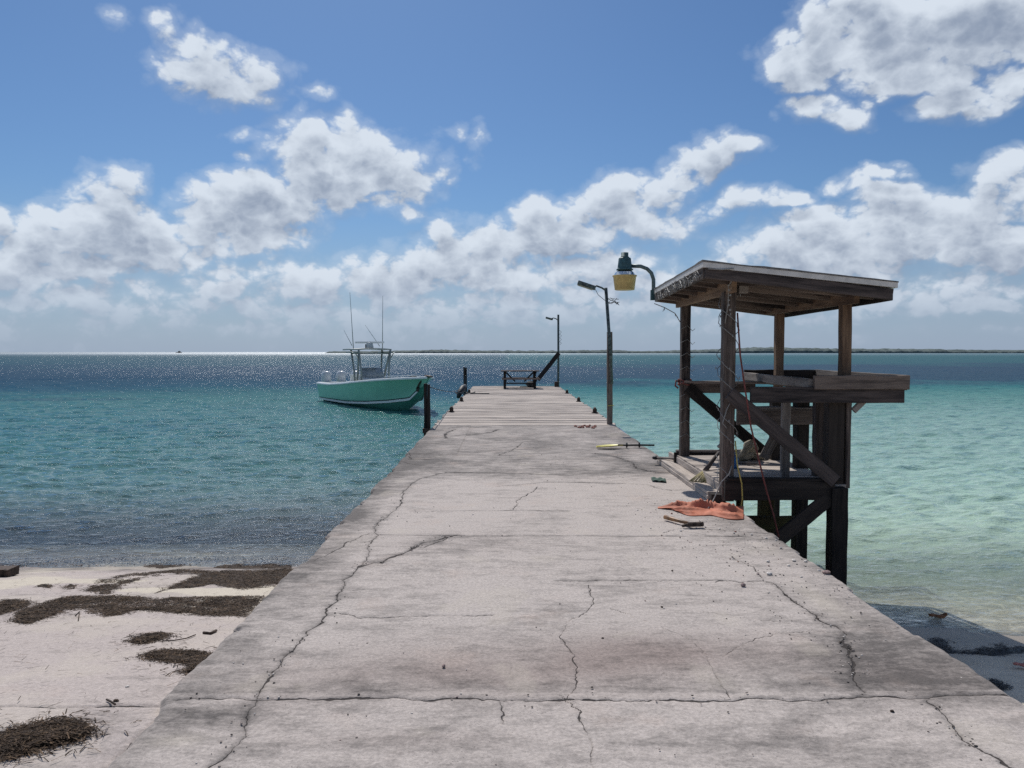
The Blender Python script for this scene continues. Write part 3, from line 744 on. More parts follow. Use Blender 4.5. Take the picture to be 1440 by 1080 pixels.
MB().tube([(lx, lyv, 3.05), (lx-.1, lyv, 3.13), (lx-.22, lyv, 3.17), (lx-.3, lyv, 3.15)], .022, 8).build('arm', M['steel'], l2)
flood_head(l2, (lx-.25, lyv, 3.1), .34, (-1, 0, .28))
MB().beam((2.36, 35.4, 1.55), (1.38, 35.3, .32), .05, .20, up=(1, 0, 1), jit=.004).build('brace_board', M['pile'], l2)
MB().box((2.24, 35.3, .12), (.18, .2, .24)).build('junction_box', M['rust'], l2)
m_ = MB()
for k in range(4): m_.tube([(lx+.06, lyv, 2.6-k*.17), (lx+.15, lyv-.03, 2.52-k*.17), (lx+.08, lyv, 2.44-k*.17)], .008, 5)
m_.build('loose_wire', M['black'], l2)

# ------------------------------------------------------------------ picnic table
pt = thing('picnic_table', 'weathered picnic table with benches near the far end of the deck', 'picnic table', (.54, 33.9, 0))
m_ = MB()
for k in range(5): m_.beam((-.30, 33.52+k*.165, .77), (1.38, 33.52+k*.165, .77), .15, .045, tone=.15)
m_.build('table_top', M['tabletimber'], pt)
for yb in (33.2, 34.62):
    m_ = MB(); m_.beam((-.26, yb-.08, .43), (1.40, yb-.08, .43), .14, .045, tone=.2); m_.beam((-.26, yb+.08, .43), (1.40, yb+.08, .43), .14, .045, tone=.2); m_.build('bench', M['tabletimber'], pt)
for x in (-.13, 1.18):
    MB().beam((x, 33.28, .0), (x, 33.72, .74), .045, .11, up=(1, 0, 0)).build('leg', M['pile'], pt)
    MB().beam((x, 34.52, .0), (x, 34.08, .74), .045, .11, up=(1, 0, 0)).build('leg', M['pile'], pt)
    m_ = MB(); m_.beam((x+.06, 33.12, .37), (x+.06, 34.7, .37), .045, .10); m_.beam((x+.06, 33.5, .71), (x+.06, 34.3, .71), .045, .08); m_.build('cross_rail', M['pile'], pt)
for s_ in (-1, 1):
    MB().beam((.525+s_*.62, 33.9, .72), (.525+s_*.20, 33.9, .30), .09, .06).build('diagonal_brace', M['pile'], pt)
MB().beam((-.13, 33.9, .22), (1.18, 33.9, .22), .05, .05).build('stretcher', M['pile'], pt)
m_ = MB(); m_.blob((1.05, 34.9, .14), (.22, .2, .15), jit=.25); m_.beam((.55, 34.7, .03), (1.0, 34.7, .03), .1, .04); tag(m_.build('rope_heap', M['ropedark']), 'dark heap of rope and scrap behind the picnic table leg', 'rope heap')

# ------------------------------------------------------------------ fish-cleaning hut
hut = thing('fishing_hut', 'open weathered timber hut with slanted roof built over the water beside the pier', 'hut', (3.0, 9.2, 0))
XL_, XR_, YN, YF = 2.36, 3.62, 8.12, 10.3
def rz_(x, y):   # roof underside height of the slanted roof
    return 2.345-(x-1.95)*.105-(y-7.6)*.012
def beam(name, a, b, w, h, m='wood', up=(0,0,1), parent=hut, **k):
    return MB().beam(a, b, w, h, up=up, jit=.0035, **k).build(name, M[m], parent)
post_n = beam('post', (XL_-.03, YN, .02), (XL_-.03, YN, 2.23), .125, .125, 'wood', (0,1,0), seg=14)
post_f = beam('post', (XL_+.02, YF, .2), (XL_+.02, YF, 2.23), .12, .12, 'wood', (0,1,0), seg=14)
beam('post', (XR_, YN+.12, 1.3), (XR_, YN+.12, 2.13), .105, .105, 'brownwood', (0,1,0))
beam('post', (XR_+.02, YF, .2), (XR_+.02, YF, 2.15), .105, .105, 'brownwood', (0,1,0), seg=12)
beam('roof_beam', (XL_-.05, 7.85, 2.275), (XL_-.02, 10.62, 2.275), .05, .135, 'brownwood')
beam('roof_beam', (XR_-.075, 7.8, 2.165), (XR_-.05, 10.6, 2.185), .05, .15, 'brownwood')
beam('beam_block', (XL_+.065, YN-.01, 2.26), (XL_+.16, YN-.01, 2.26), .1, .09, 'greywood')
# roof
roof = thing('roof', None, None, (3.0, 9.2, 0)); roof.parent = hut; roof.location = (0, 0, 0); roof['label'] = 'slanted roof with white drip edge and dark fascia'
def rb(name, a, b, w, h, m, **k):
    mbx = MB().beam(a, b, w, h, jit=.002, **k); o = mbx.build(name, M[m], None, loc=None)
    for v in o.data.vertices: v.co -= hut.location
    o.parent = roof; return o
X0, X1, Y0, Y1 = 1.95, 3.81, 7.62, 10.6
def skew(x, y): return x+max(0, (X1-x)/(X1-X0))*(y-Y0)/(Y1-Y0)*.09
def rp(x, y, dz=0): return (skew(x, y), y, rz_(x, y)+dz)
rb('fascia', rp(X0-.0, Y0, .04), rp(X1, Y0, .02), .035, .110, 'darkwood', seg=10)
rb('fascia', rp(X0, Y0+.02, .04), rp(X0, Y1, .04), .035, .115, 'wood', seg=10)
rb('fascia', rp(X0, Y1, .04), rp(X1, Y1, .02), .035, .115, 'wood', seg=8)
rb('fascia', rp(X1, Y0+.02, .02), rp(X1, Y1, .02), .035, .12, 'pile', seg=8)
m_ = MB()
for y in np.linspace(Y0+.35, Y1-.3, 6): m_.beam(rp(X0+.02, y, .035), rp(X1, y, .035), .04, .085)
o = m_.build('rafters', M['wood']); [setattr(v, 'co', v.co-hut.location) for v in o.data.vertices]; o.parent = roof
# sheathing boards, felt, drip edge
m_ = MB(); x = X0
while x < X1-.13:
    m_.beam(rp(x+.07, Y0+.02, .078), rp(x+.07+.02, Y1-.02, .078), .132, .018, ch=.002); x += .141
o = m_.build('sheathing', M['greywood']); [setattr(v, 'co', v.co-hut.location) for v in o.data.vertices]; o.parent = roof
def sheet(name, m, x0, x1, y0, y1, dz, th, wave=0):
    rows_t = []; nn = 16
    for s_ in (0, 1):
        rows = [[Vector(rp(x0+(x1-x0)*i/nn, y0+(y1-y0)*j/nn, dz+th*s_+(random.uniform(0, wave) if s_ else 0)))-hut.location for i in range(nn+1)] for j in range(nn+1)]
        rows_t.append(rows)
    mm = MB(); mm.grid(rows_t[0], smooth=False); mm.grid(rows_t[1], smooth=False)
    per = lambda r: [r[0][i] for i in range(nn+1)]+[r[j][nn] for j in range(1, nn+1)]+[r[nn][i] for i in range(nn-1, -1, -1)]+[r[j][0] for j in range(nn-1, 0, -1)]
    mm.grid([per(rows_t[0]), per(rows_t[1])], smooth=False, closed=True)
    o = mm.build(name, M[m]); o.parent = roof
sheet('drip_edge', 'drip', X0-.03, X1+.04, Y0-.03, Y1+.03, .088, .052)
sheet('roofing_felt', 'shingle', X0-.035, X1+.045, Y0-.035, Y1+.035, .139, .012, .010)
# deck of the hut
m_ = MB(); x = 2.5
y = YN+.0
while y < YF+.12:
    m_.beam((2.30, y, .18), (3.60, y, .18), .135, .038, tone=random.random()*.7); y += .148
m_.build('floor_boards', M['deckwood'], hut)
beam('floor_beam', (2.27, 7.98, .155), (3.42, 7.98, .15), .05, .205, 'pile', seg=8)
beam('floor_beam', (2.27, 10.42, .13), (3.7, 10.42, .13), .05, .2, 'pile', seg=8)
beam('floor_beam', (2.3, 10.44, .24), (3.65, 10.44, .24), .06, .05, 'greywood')
beam('toe_board', (2.30, 8.0, .272), (3.50, 8.0, .262), .09, .03, 'pile')
m_ = MB(); m_.beam((2.235, 8.22, .075), (2.235, 11.0, .075), .16, .035, tone=.2); m_.beam((2.165, 8.2, .03), (2.165, 11.0, .03), .03, .055, tone=.3); m_.build('step', M['deckwood'], hut)
m_ = MB(); m_.beam((2.315, 8.15, .135), (2.315, 10.9, .135), .04, .085, tone=.3); m_.build('riser', M['deckwood'], hut)
beam('step_end', (2.17, 8.14, .045), (2.31, 8.12, .045), .09, .085, 'pile')
# pilings
beam('piling', (3.465, 8.0, -2.3), (3.465, 8.0, .18), .165, .165, 'pile', (0,1,0), seg=14)
beam('piling', (3.475, 8.14, .2), (3.475, 8.14, 1.07), .17, .14, 'pile', (0,1,0), seg=8)
beam('piling', (3.60, 8.10, .16), (3.60, 8.10, 1.08), .045, .1, 'wood', (0,1,0))
beam('piling', (3.55, 9.25, -2.3), (3.55, 9.25, 1.1), .15, .15, 'pile', (0,1,0), seg=14)
beam('piling', (3.48, 9.95, -2.3), (3.48, 9.95, 1.1), .12, .12, 'pile', (0,1,0), seg=12)
beam('piling', (3.22, 9.5, -2.3), (3.22, 9.5, .12), .16, .16, 'pilegreen', (0,1,0), seg=10)
beam('piling', (2.56, 8.4, -2.3), (2.56, 8.4, .1), .05, .12, 'pilegreen', (0,1,0), seg=10)
beam('cross_tie', (2.6, 8.75, -.36), (3.4, 8.75, -.36), .09, .14, 'pilegreen')
beam('counter_leg', (3.51, 8.62, .2), (3.51, 8.62, 1.08), .11, .10, 'darkwood', (0,1,0), seg=8)
beam('counter_leg', (3.06, 8.42, .2), (3.06, 8.42, 1.08), .095, .05, 'greywood', (0,1,0), seg=8)
# diagonal braces
beam('diagonal_brace', (2.30, 7.95, 1.17), (3.42, 7.95, .25), .04, .145, 'darkwood', (0,0,1), seg=10)
beam('diagonal_brace', (2.40, 10.22, 1.12), (3.50, 10.22, .20), .04, .15, 'pile', (0,0,1), seg=10)
beam('diagonal_brace', (3.36, 7.98, .06), (2.20, 7.98, -.90), .05, .15, 'pile', (0,0,1), seg=10)
beam('diagonal_brace', (3.6, 9.7, .9), (3.25, 9.7, .25), .04, .12, 'greywood', (0,0,1))
beam('bracket', (3.64, 8.05, .98), (3.78, 8.05, 1.12), .04, .06, 'greywood', (0,0,1))
# counter
cnt = thing('counter', None, None, (3.0, 9.2, 0)); cnt.parent = hut; cnt.location = (0, 0, 0); cnt['label'] = 'cantilevered fish-cleaning counter with raised rim'
def cb_(name, a, b, w, h, m, **k):
    o = MB().beam(a, b, w, h, jit=.0035, **k).build(name, M[m])
    for v in o.data.vertices: v.co -= hut.location
    o.parent = cnt; return o
cb_('front_board', (2.53, 7.98, 1.155), (4.13, 7.98, 1.15), .045, .165, 'darkwood', seg=10)
cb_('rim_board', (3.18, 7.955, 1.285), (4.17, 7.955, 1.285), .045, .145, 'wood', seg=8)
cb_('rim_board', (4.17, 7.99, 1.285), (4.27, 10.6, 1.285), .045, .145, 'greywood', seg=8)
cb_('rim_board', (3.27, 10.6, 1.28), (4.25, 10.6, 1.28), .045, .15, 'pile', seg=8)
cb_('rim_board', (3.17, 8.0, 1.27), (3.26, 10.58, 1.27), .05, .10, 'greywood', seg=8)
m_ = MB(); x = 3.22
while x < 4.15: m_.beam((x+.05, 8.0, 1.215), (x+.08, 10.58, 1.215), .115, .03, tone=random.random()); x += .122
o = m_.build('counter_top', M['wood']); [setattr(v, 'co', v.co-hut.location) for v in o.data.vertices]; o.parent = cnt
cb_('side_rail', (2.36, 10.26, 1.115), (3.3, 10.22, 1.125), .045, .13, 'wood', seg=6)
cb_('side_rail', (2.34, 10.1, 1.205), (3.4, 9.6, 1.215), .14, .03, 'wood', seg=6)
cb_('lower_shelf', (2.74, 9.15, .82), (3.80, 9.15, .82), .05, .18, 'wood', seg=8)
cb_('shelf_board', (2.74, 9.25, .925), (3.80, 9.25, .925), .24, .03, 'greywood', seg=6)

# lamp fixed to the roof corner
lamp = thing('barn_lamp', 'dusk-to-dawn lamp with yellowed shade on a curved arm at the hut roof corner', 'lamp', (2.03, 10.72, 2.35))
ry = 10.62
MB().tube([gy(918, 421, ry), gy(919, 405, ry), gy(919, 393, ry), gy(916, 384, ry), gy(910, 378, ry), gy(901, 374.5, ry), gy(888, 374, ry)], .026, 10).build('arm', M['lampgrey'], lamp)
lc = Vector(gy(878.5, 380, ry))
MB().lathe([(.045, .24), (.05, .24), (.05, .185), (.06, .183), (.06, .17)][::-1], lc, 18).build('photocell', M['lampgreen'], lamp)
MB().lathe([(.075, .17), (.085, .16), (.098, .05), (.10, .02), (.115, .015), (.115, .0)][::-1], lc, 20).build('housing', M['lampgreen'], lamp)
MB().lathe([(.085, .0), (.125, -.03), (.15, -.07), (.158, -.075)][::-1], lc, 26).build('reflector', M['chrome'], lamp)
MB().lathe([(.168, -.072), (.168, -.085), (.158, -.088), (.135, -.27), (.128, -.272), (.0, -.272)], lc, 30).build('shade', M['amber'], lamp)
MB().box(gy(918.5, 415, ry), (.07, .06, .14)).build('bracket', M['lampgreen'], lamp)

# string lights on the roof edge and wires round the posts
sl_ = thing('string_lights', 'tangled string of small lights wound along the roof edge and round the near left post', 'string lights', (2.0, 9.0, 2.3))
m_ = MB(); WP = []; BP = []
class _B:
    def blob(s, *a): BP.append(MB().blob(*a))
class _W:
    def tube(s, *a): WP.append(MB().tube(*a))
bl = _B()
for k in range(34):
    y = random.uniform(7.62, 10.2); pts = []
    for j in range(7):
        y += random.uniform(-.04, .13); y_ = min(max(y, 7.6), 10.66)
        pts.append((skew(1.925, y_)-random.uniform(0, .025), y_, rz_(1.93, y_)+random.uniform(-.035, .085)))
    m_.tube(pts, .0035, 4)
    for p in pts[::2]: m_.blob(p, (.006, .006, .012), 3, 4, .1)
m0_ = m_; m_ = _W()
for rnd in range(2):
    pts = []
    for k in range(60):
        z = 2.2-k*.037; a = k*.42+rnd*2; r = .088+random.uniform(0, .03)
        pts.append((XL_-.03+r*math.cos(a), YN+r*math.sin(a), z))
        if k % 3 == 0: bl.blob((pts[-1][0]+random.uniform(-.02, .02), pts[-1][1]-.01, z+random.uniform(-.02, .02)), (.006, .006, .016), 4, 5, .1)
    m_.tube(pts, .004, 5)
m_.tube([(1.97, 7.59, 2.42), (2.1, 7.58, 2.41), (2.22, 7.58, 2.42), (2.27, 7.7, 2.36), (2.28, 7.95, 2.28), (2.30, 8.03, 2.1), (2.27, 8.03, 1.9)], .006, 5)
for k in range(8):
    z = 2.38-k*.05; bl.blob((2.26+.01*math.sin(k*2), 7.85-.0*k, z), (.012, .006, .012), 4, 5, .2)
pts = [(2.0, 10.5, 2.26), (2.12, 10.4, 2.2), (2.25, 10.35, 2.12), (2.31, 10.3, 2.0)]
m_.tube(pts, .006, 5)
for k in range(6): m_.tube([pts[1+k % 2], (pts[1+k % 2][0]+random.uniform(-.05, .06), 10.38, pts[1+k % 2][2]-random.uniform(.02, .07))], .004, 4)
for k in range(9):
    z = 1.9-k*.18; m_.tube([(XL_-.06, YF-.07, z), (XL_+.03, YF-.075, z+.05), (XL_+.1, YF-.07, z-.02), (XL_+.13, YF-.08, z+.01)], .004, 4)
pts = [(2.40, 8.0, 1.15), (2.36, 8.02, 1.12), (2.30, 8.03, 1.0), (2.26, 8.04, .85), (2.3, 8.03, .8)]; m_.tube(pts, .006, 5)
for q in WP+[m0_]: q.build('wire', M['wire'], sl_)
for q in BP: q.build('bulb', M['wire'], sl_)

# ropes and cords on the hut
tag(MB().tube([gy(1037, 440, 8.02), gy(1041, 500, 7.95), gy(1048, 548, 7.90), gy(1056, 600, 7.86), gy(1068, 650, 7.84), gy(1078, 690, 7.83), gy(1088, 725, 7.82), gy(1095, 755, 7.8)], .009, 7).build('hanging_rope', M['redrope']),
    'faded red rope hanging from the hut roof down past the floor beam', 'rope')
tag(MB().tube([gy(1034, 620, 8.0), gy(1037, 655, 7.93), gy(1043, 680, 7.90), gy(1044, 700, 7.9), gy(1041, 722, 7.9)], .007, 6).build('yellow_cord', M['yellowrope']),
    'thin yellow cord dangling in front of the hut floor beam', 'cord')
tag(MB().tube([(2.33, 7.93, .42), (2.30, 7.92, .33), (2.22, 7.92, .25), (2.15, 7.9, .1), (2.08, 7.8, .03), (2.0, 7.6, .04)], .006, 6).build('white_string', M['wire']),
    'pale string trailing from the near left post onto the orange cloth', 'string')
m_ = MB()
for k in range(4):
    a0 = k*.9; m_.tube([(XL_+.02+.085*math.cos(a0+a)*(1+.06*math.sin(a*5)), YF+.085*math.sin(a0+a), 1.17+k*.016+.015*math.sin(a*2)) for a in np.linspace(0, 6.4, 16)], .011, 6)
m_.tube([(XL_-.07, YF-.05, 1.2), (XL_-.12, YF-.1, 1.22), (XL_-.13, YF-.1, 1.15), (XL_-.09, YF-.08, 1.12)], .012, 6)
m_.tube([(XL_+.1, YF-.05, 1.2), (XL_+.2, YF-.1, 1.21)], .01, 6)
tag(m_.build('red_lashing', M['redrope']), 'red rope lashing knotted round the far left hut post', 'rope')
# clutter on hut floor
m_ = MB(); bx_, by_, _ = (3.0, 10.0, 0)
m_.blob((3.05, 9.85, .27), (.12, .10, .075), 8, 12, .22, smooth=True); m_.blob((3.15, 9.9, .36), (.09, .08, .10), 8, 12, .25, smooth=True); m_.blob((3.25, 9.95, .24), (.14, .09, .045), 7, 12, .2, smooth=True)
for k in range(5): m_.tube([(2.92+.02*k, 9.75, .24+.02*k), (3.03, 9.74, .31+.03*k), (3.13, 9.76, .40+.02*k), (3.2, 9.8, .34)], .013, 6)
tag(m_.build('cloth_bundle', M['cloth']), 'crumpled beige cloth bundle on the hut floor below the far brace', 'cloth')
bt = thing('blue_bottle', 'small blue plastic container on the hut floor behind the near post', 'container', (2.72, 9.2, .2))
MB().lathe([(.0, .0), (.055, .0), (.062, .02), (.06, .08), (.063, .10), (.058, .13), (.04, .15), (.022, .16)], (2.72, 9.2, .20), 16).build('body', M['blue'], bt)
MB().lathe([(.026, .155), (.026, .185), (.0, .186)], (2.72, 9.2, .20), 12).build('cap', M['blue'], bt)
# broom
br = thing('broom', 'short broom with straw-yellow bristles leaning on the hut step behind the near post', 'broom', (2.3, 8.9, .1))
h0 = Vector((2.62, 9.35, .42)); h1 = Vector((2.33, 9.0, .20))
MB().tube([h0, h0.lerp(h1, .5), h1], [.018, .022, .03], 10).build('handle', M['wood'], br)
MB().blob(h0+Vector((0, 0, .03)), (.05, .04, .04), 6, 9, .2).build('grip', M['wire'], br)
m_ = MB(); dd = (h1-h0).normalized(); sd_ = dd.cross(Vector((0, 0, 1))).normalized()
for k in range(70):
    u_ = random.uniform(-1, 1); e = h1+dd*random.uniform(.17, .26)+sd_*u_*.10+Vector((0, 0, random.uniform(-.03, .0)))
    e.z = max(e.z, .095); m_.tube([h1+sd_*u_*.03, e], .004, 4)
m_.build('bristles', M['bristle'], br)
# long grey pole lying over the step
m_ = thing('boat_pole', 'long thin grey pole lying across the hut floor and step', 'pole', (2.3, 10, .15))
p_a, p_b = Vector((2.10, 10.85, .10)), Vector((3.05, 9.3, .235)) 
MB().tube([p_a, p_a.lerp(p_b, .5)+Vector((0, 0, .01)), p_b], .017, 8).build('shaft', M['greywood'], m_)
MB().blob(p_a, (.05, .045, .03), 6, 10, .1, smooth=True).build('end_grip', M['black'], m_)
# paddle
pd = thing('paddle', 'kayak paddle with yellow blade and black shaft on the pier right of centre', 'paddle', (1.9, 12.6, 0))
c0 = Vector(gz(841, 632)); rows = []
A = Vector(gz(839, 631)); B = Vector(gz(876, 630.5)); E = Vector(gz(920, 629.5))
ax = (B-A).normalized(); sd2 = Vector((-ax.y, ax.x, 0))
for k in range(15):
    t = k/14; wd = .105*math.sin(math.pi*min(1, .05+t*.93))**.55*(1 if t < .6 else 1-(t-.6)*1.6) + .008
    rows.append([A+(B-A)*t+sd2*wd*u+Vector((0, 0, .035+.025*t+.018*(u*u)-.01)) for u in np.linspace(-1, 1, 9)])
mm = MB(); mm.grid(rows); mm.grid([[p-Vector((0, 0, .007)) for p in r] for r in rows])
mm.build('blade', M['yellow'], pd)
MB().tube([B-ax*.08+Vector((0, 0, .055)), B+(E-B)*.5+Vector((0, 0, .05)), E+Vector((0, 0, .04))], .016, 10).build('shaft', M['black'], pd)
for f_ in (.12, .52): MB().lathe([(.0, -.01), (.042, -.01), (.05, 0), (.042, .01), (.0, .01)], B+(E-B)*f_+Vector((0, 0, .053)), 16, M=Matrix.Rotation(R(90), 3, 'Y')).build('drip_ring', M['black'], pd)
# orange cloth: rumpled sheet
nu, nv = 70, 34; rows = []
cx, cy, _ = gz(990, 718); 
for j in range(nv):
    row = []
    for i in range(nu):
        u, v = i/(nu-1), j/(nv-1)
        xL = 925+5*v if True else 0
        px = 925+(1046-925)*u+(1-v)*(0)+(26*(v)*(1-u)**1.4 if v > .4 else 0)
        wid = .30+.70*min(1, (u/.45))**.8
        mid = 715+3.5*u
        py = mid+(v-.35)*17*wid+2.5*math.sin(u*9)*v
        x, y, _ = gz(px, py)
        e = min(1, 7*min(u, 1-u, v, 1-v)+.10); z = 0
        for (v0, sl, am, hh_, ww, ph) in ((.15, .25, .05, .05, .07, 0), (.38, .10, .08, .075, .06, 2), (.58, -.12, .06, .06, .075, 4), (.80, .05, .05, .045, .06, 1), (.30, .55, .03, .045, .05, 3)):
            z += hh_*(.5+.5*math.sin(u*7+ph*1.7))*(math.exp(-abs(v-v0-sl*(u-.5)-am*math.sin(u*8+ph)-.05*float(fbm(np.array([u*12.0]), np.array([ph*1.0]), 3, 53)[0]))/ww*1.6))
        z = .004+e*wid*(z*1.2+.035*float(fbm(np.array([u*9.0]), np.array([v*6.0]), 3, 51)[0]))
        row.append((x, y, z))
    rows.append(row)
mm = MB(); mm.grid(rows); oc = mm.build('orange_cloth', M['orange']); tag(oc, 'crumpled faded orange cloth lying on the pier in front of the hut', 'cloth')
so_ = oc.modifiers.new('thick', 'SOLIDIFY'); so_.thickness = .004; so_.offset = 1
# hammer
hm = thing('hammer', 'old hammer with wooden handle and rusty head beside the orange cloth', 'hammer', (1.6, 7.3, 0))
a_ = Vector(gz(935, 727, .03)); b_ = Vector(gz(974, 737.5, .03))
MB().tube([a_, a_.lerp(b_, .2), a_.lerp(b_, .5), b_], [.021, .02, .0165, .013], 10).build('handle', M['handle'], hm)
d_ = (b_-a_).normalized(); s2 = Vector((-d_.y, d_.x, 0)); s2 = (Vector((1, .15, 0))).normalized()
mm = MB(); mm.beam(b_-s2*.045, b_+s2*.075, .035, .04, jit=.001); mm.tube([b_+s2*.07, b_+s2*.10], .022, 10); mm.beam(b_-s2*.04, b_-s2*.10-Vector((0, 0, .01)), .03, .022, jit=.001); mm.build('head', M['rust'], hm)
# green scrap
rows = [[Vector(gz(915+20*u+2*v, 673.5+4.5*v+1.5*u))+Vector((0, 0, .012+.014*math.sin(u*7+v*3)**2)) for u in np.linspace(0, 1, 16)] for v in np.linspace(0, 1, 8)]
o = MB().grid(rows).build('green_scrap', M['greenscrap']); tag(o, 'small dark green scrap of netting on the pier left of the hut step', 'scrap')
so_ = o.modifiers.new('thick', 'SOLIDIFY'); so_.thickness = .006
# white pipe along deck corner
tag(MB().tube([(2.40, 16.5, -.05), (2.44, 15.9, -.10), (2.47, 15.2, -.14)], .025, 8).build('white_pipe', M['white']), 'short white pipe along the pier edge below the near lamp post', 'pipe')

# ------------------------------------------------------------------ rubble, shells, pebbles
def pebble(name, x, y, z, s, m, label, cat, group, flat=.5):
    mm = MB(); mm.blob((x, y, z+s*flat*.7), (s, s*random.uniform(.6, .9), s*flat), 5, 7, .25, rz=random.random()*3)
    o = mm.build(name, M[m], loc=(x, y, z)); tag(o, label, cat, group); return o
for k in range(34):
    px = random.triangular(803, 846, 828); py = 600.8+random.gauss(0, 1.1)
    x, y, _ = gz(px, min(max(py, 598.8), 603.5)); pebble('rubble_piece', x, y, 0, random.uniform(.014, .04), 'redstone', 'reddish piece of rubble scattered at the right of the deck joint', 'rubble', 'red rubble at the edge of the deck', .6)
shells = [(1082,808,.030,'largest white shell fragment, lying just above the right crack'),(1116,789,.022,'white shell fragment in the middle of the cluster at the right edge'),
 (1109,796,.018,'white shell fragment just nearer than the middle one of the edge cluster'),(1133,790,.020,'white shell fragment of the edge cluster closest to the pier edge'),
 (1080,790,.018,'small white shell fragment behind the largest one'),(1152,803,.016,'small white shell fragment next to the dark pink stone at the edge'),
 (1098,771,.018,'white shell fragment at the edge behind the shell cluster'),(1057,752,.016,'white shell fragment on the thin joint right of the hammer'),
 (1127,812,.014,'smallest white shell chip right of the largest fragment'),(1108,760,.012,'tiny white shell chip at the very edge below the lower brace')]
for px, py, s, lb in shells:
    x, y, _ = gz(px, py); x = min(x, 2.28); pebble('shell', x, y, 0, s*.85, 'shell', lb, 'shell', 'white shells on the pier', .45)
o = pebble('shell', *gz(624, 938)[:2], 0, .013, 'pinkstone', 'single small round stone on the open slab left of centre', 'stone', None, .7)
x, y, _ = gz(1045, 824.5); pebble('stone', x, y, 0, .021, 'pinkstone', 'pinkish stone lying alone by the crack left of the shells', 'stone', None, .7)
x, y, _ = gz(1164, 807); pebble('stone', min(x, 2.3), y, 0, .028, 'pinkstone', 'dark pink stone at the pier edge beside the big hut piling', 'stone', None, .6)
for k in range(46):
    x = random.uniform(-1.3, 2.2); y = random.uniform(3.1, 13)
    pebble('pebble', x, y, -.002, random.uniform(.004, .010), random.choice(('rust', 'pinkstone', 'shell', 'rust')), 'tiny pebble or crumb lying on the concrete pier', 'pebble', 'tiny pebbles on the pier', .6)
for k in range(46):
    x = random.uniform(1.2, 2.25); y = random.uniform(5.2, 8.1)
    pebble('pebble', x, y, -.002, random.uniform(.004, .013), random.choice(('pinkstone', 'shell', 'redstone')), 'tiny pebble or crumb lying on the concrete pier', 'pebble', 'tiny pebbles on the pier', .6)

# ------------------------------------------------------------------ seagrass wrack on the ramp
def inside(poly, x, y):
    c = False; j = len(poly)-1
    for i in range(len(poly)):
        if (poly[i][1] > y) != (poly[j][1] > y) and x < (poly[j][0]-poly[i][0])*(y-poly[i][1])/(poly[j][1]-poly[i][1]+1e-12)+poly[i][0]: c = not c
        j = i
    return c
def rampray(px, py):
    d = ray(px, py); t = 1.0
    for _ in range(60):
        y = d.y*t; z = EYE+d.z*t; g = float(ramp_z(np.array(y)))
        t += (z-g)/(-d.z+.17*d.y+1e-6)*.7
    return (d.x*t, d.y*t)
def wrack(poly_px, n, label, ray_f=rampray, zf=None, m='weed', h=.011, L=(.018, .075), wd=(.002, .0055)):
    zf = zf or (lambda x, y: float(ramp_z(np.array(y))))
    P = [ray_f(*p)[:2] for p in poly_px]
    xs, ys2 = [p[0] for p in P], [p[1] for p in P]; mm = MB(); cnt_ = 0
    x0, x1, y0, y1 = min(xs), max(xs), min(ys2), max(ys2)
    # the mound below the strands
    gxn, gyn = 46, 26; H = {}
    def edge_d(x, y):
        b = 9
        for i in range(len(P)):
            ax_, ay_ = P[i-1]; bx2, by2 = P[i]; dx, dy = bx2-ax_, by2-ay_; t = max(0, min(1, ((x-ax_)*dx+(y-ay_)*dy)/(dx*dx+dy*dy+1e-9)))
            b = min(b, math.hypot(x-ax_-t*dx, y-ay_-t*dy))
        return b
    def hh(x, y):
        nn = float(fbm(np.array([x*7.0]), np.array([y*7.0]), 3, 9)[0])
        d = edge_d(x, y) if inside(P, x, y) else -edge_d(x, y)
        return max(-.03, min(h, d*.6+.004)*(.35+1.1*nn)+(nn-.5)*.03-.004)
    rows = [[(x, y, zf(x, y)+hh(x, y)) for x in np.linspace(x0-.02, x1+.02, gxn)] for y in np.linspace(y0-.02, y1+.02, gyn)]
    mm.grid(rows, tone=.3)
    n = int(n*1.5)
    while cnt_ < n:
        x, y = random.uniform(x0, x1), random.uniform(y0, y1)
        jx, jy = x+random.gauss(0, .03), y+random.gauss(0, .03)
        if not inside(P, x, y): continue
        cnt_ += 1; x, y = jx, jy
        if random.random() < .07: x += random.gauss(0, .12); y += random.gauss(0, .10)
        a = random.gauss(0, .8); l = random.uniform(*L); w_ = random.uniform(*wd); z = zf(x, y)+max(0, hh(x, y))+random.uniform(.002, .008)
        dx, dy = math.cos(a)*l/2, math.sin(a)*l/2; tilt = random.uniform(-.008, .008); b = random.uniform(0, .006)
        px_, py_ = -math.sin(a)*w_/2, math.cos(a)*w_/2
        v0 = len(mm.v)
        for t, zz in ((-1, 0), (0, b), (1, tilt)):
            for s in (-1, 1): mm.v.append(Vector((x+dx*t+px_*s, y+dy*t+py_*s, z+zz+s*random.uniform(-.002, .002))))
        tn = random.random(); mm.face((v0, v0+1, v0+3, v0+2), None, tn); mm.face((v0+2, v0+3, v0+5, v0+4), None, tn)
    o = mm.build('seagrass_pile', M[m]); tag(o, label, 'seagrass', 'dried seagrass washed up on the shore'); return o
def m_weed(name, a, b, c_):
    m, t, p = mat(name); tn = t.attr('tone'); n = t.noise(t.pos(), 9, 4, .6)
    col = t.mix(t.rmp(tn, .55, .95), a, b); col = t.mix(t.rmp(n, .45, .7, 0, .7), col, c_); p.inputs['Specular IOR Level'].default_value = .15
    t.inp(p.inputs['Base Color'], col); p.inputs['Roughness'].default_value = .7
    t.inp(p.inputs['Normal'], t.bump(t.noise(t.scale(t.pos(), (1, 2, 1)), 60, 4), .6, .01)); return m
M['weed'] = m_weed('dry_seagrass_mix', (.055, .035, .022), (.17, .11, .065), (.018, .012, .009))
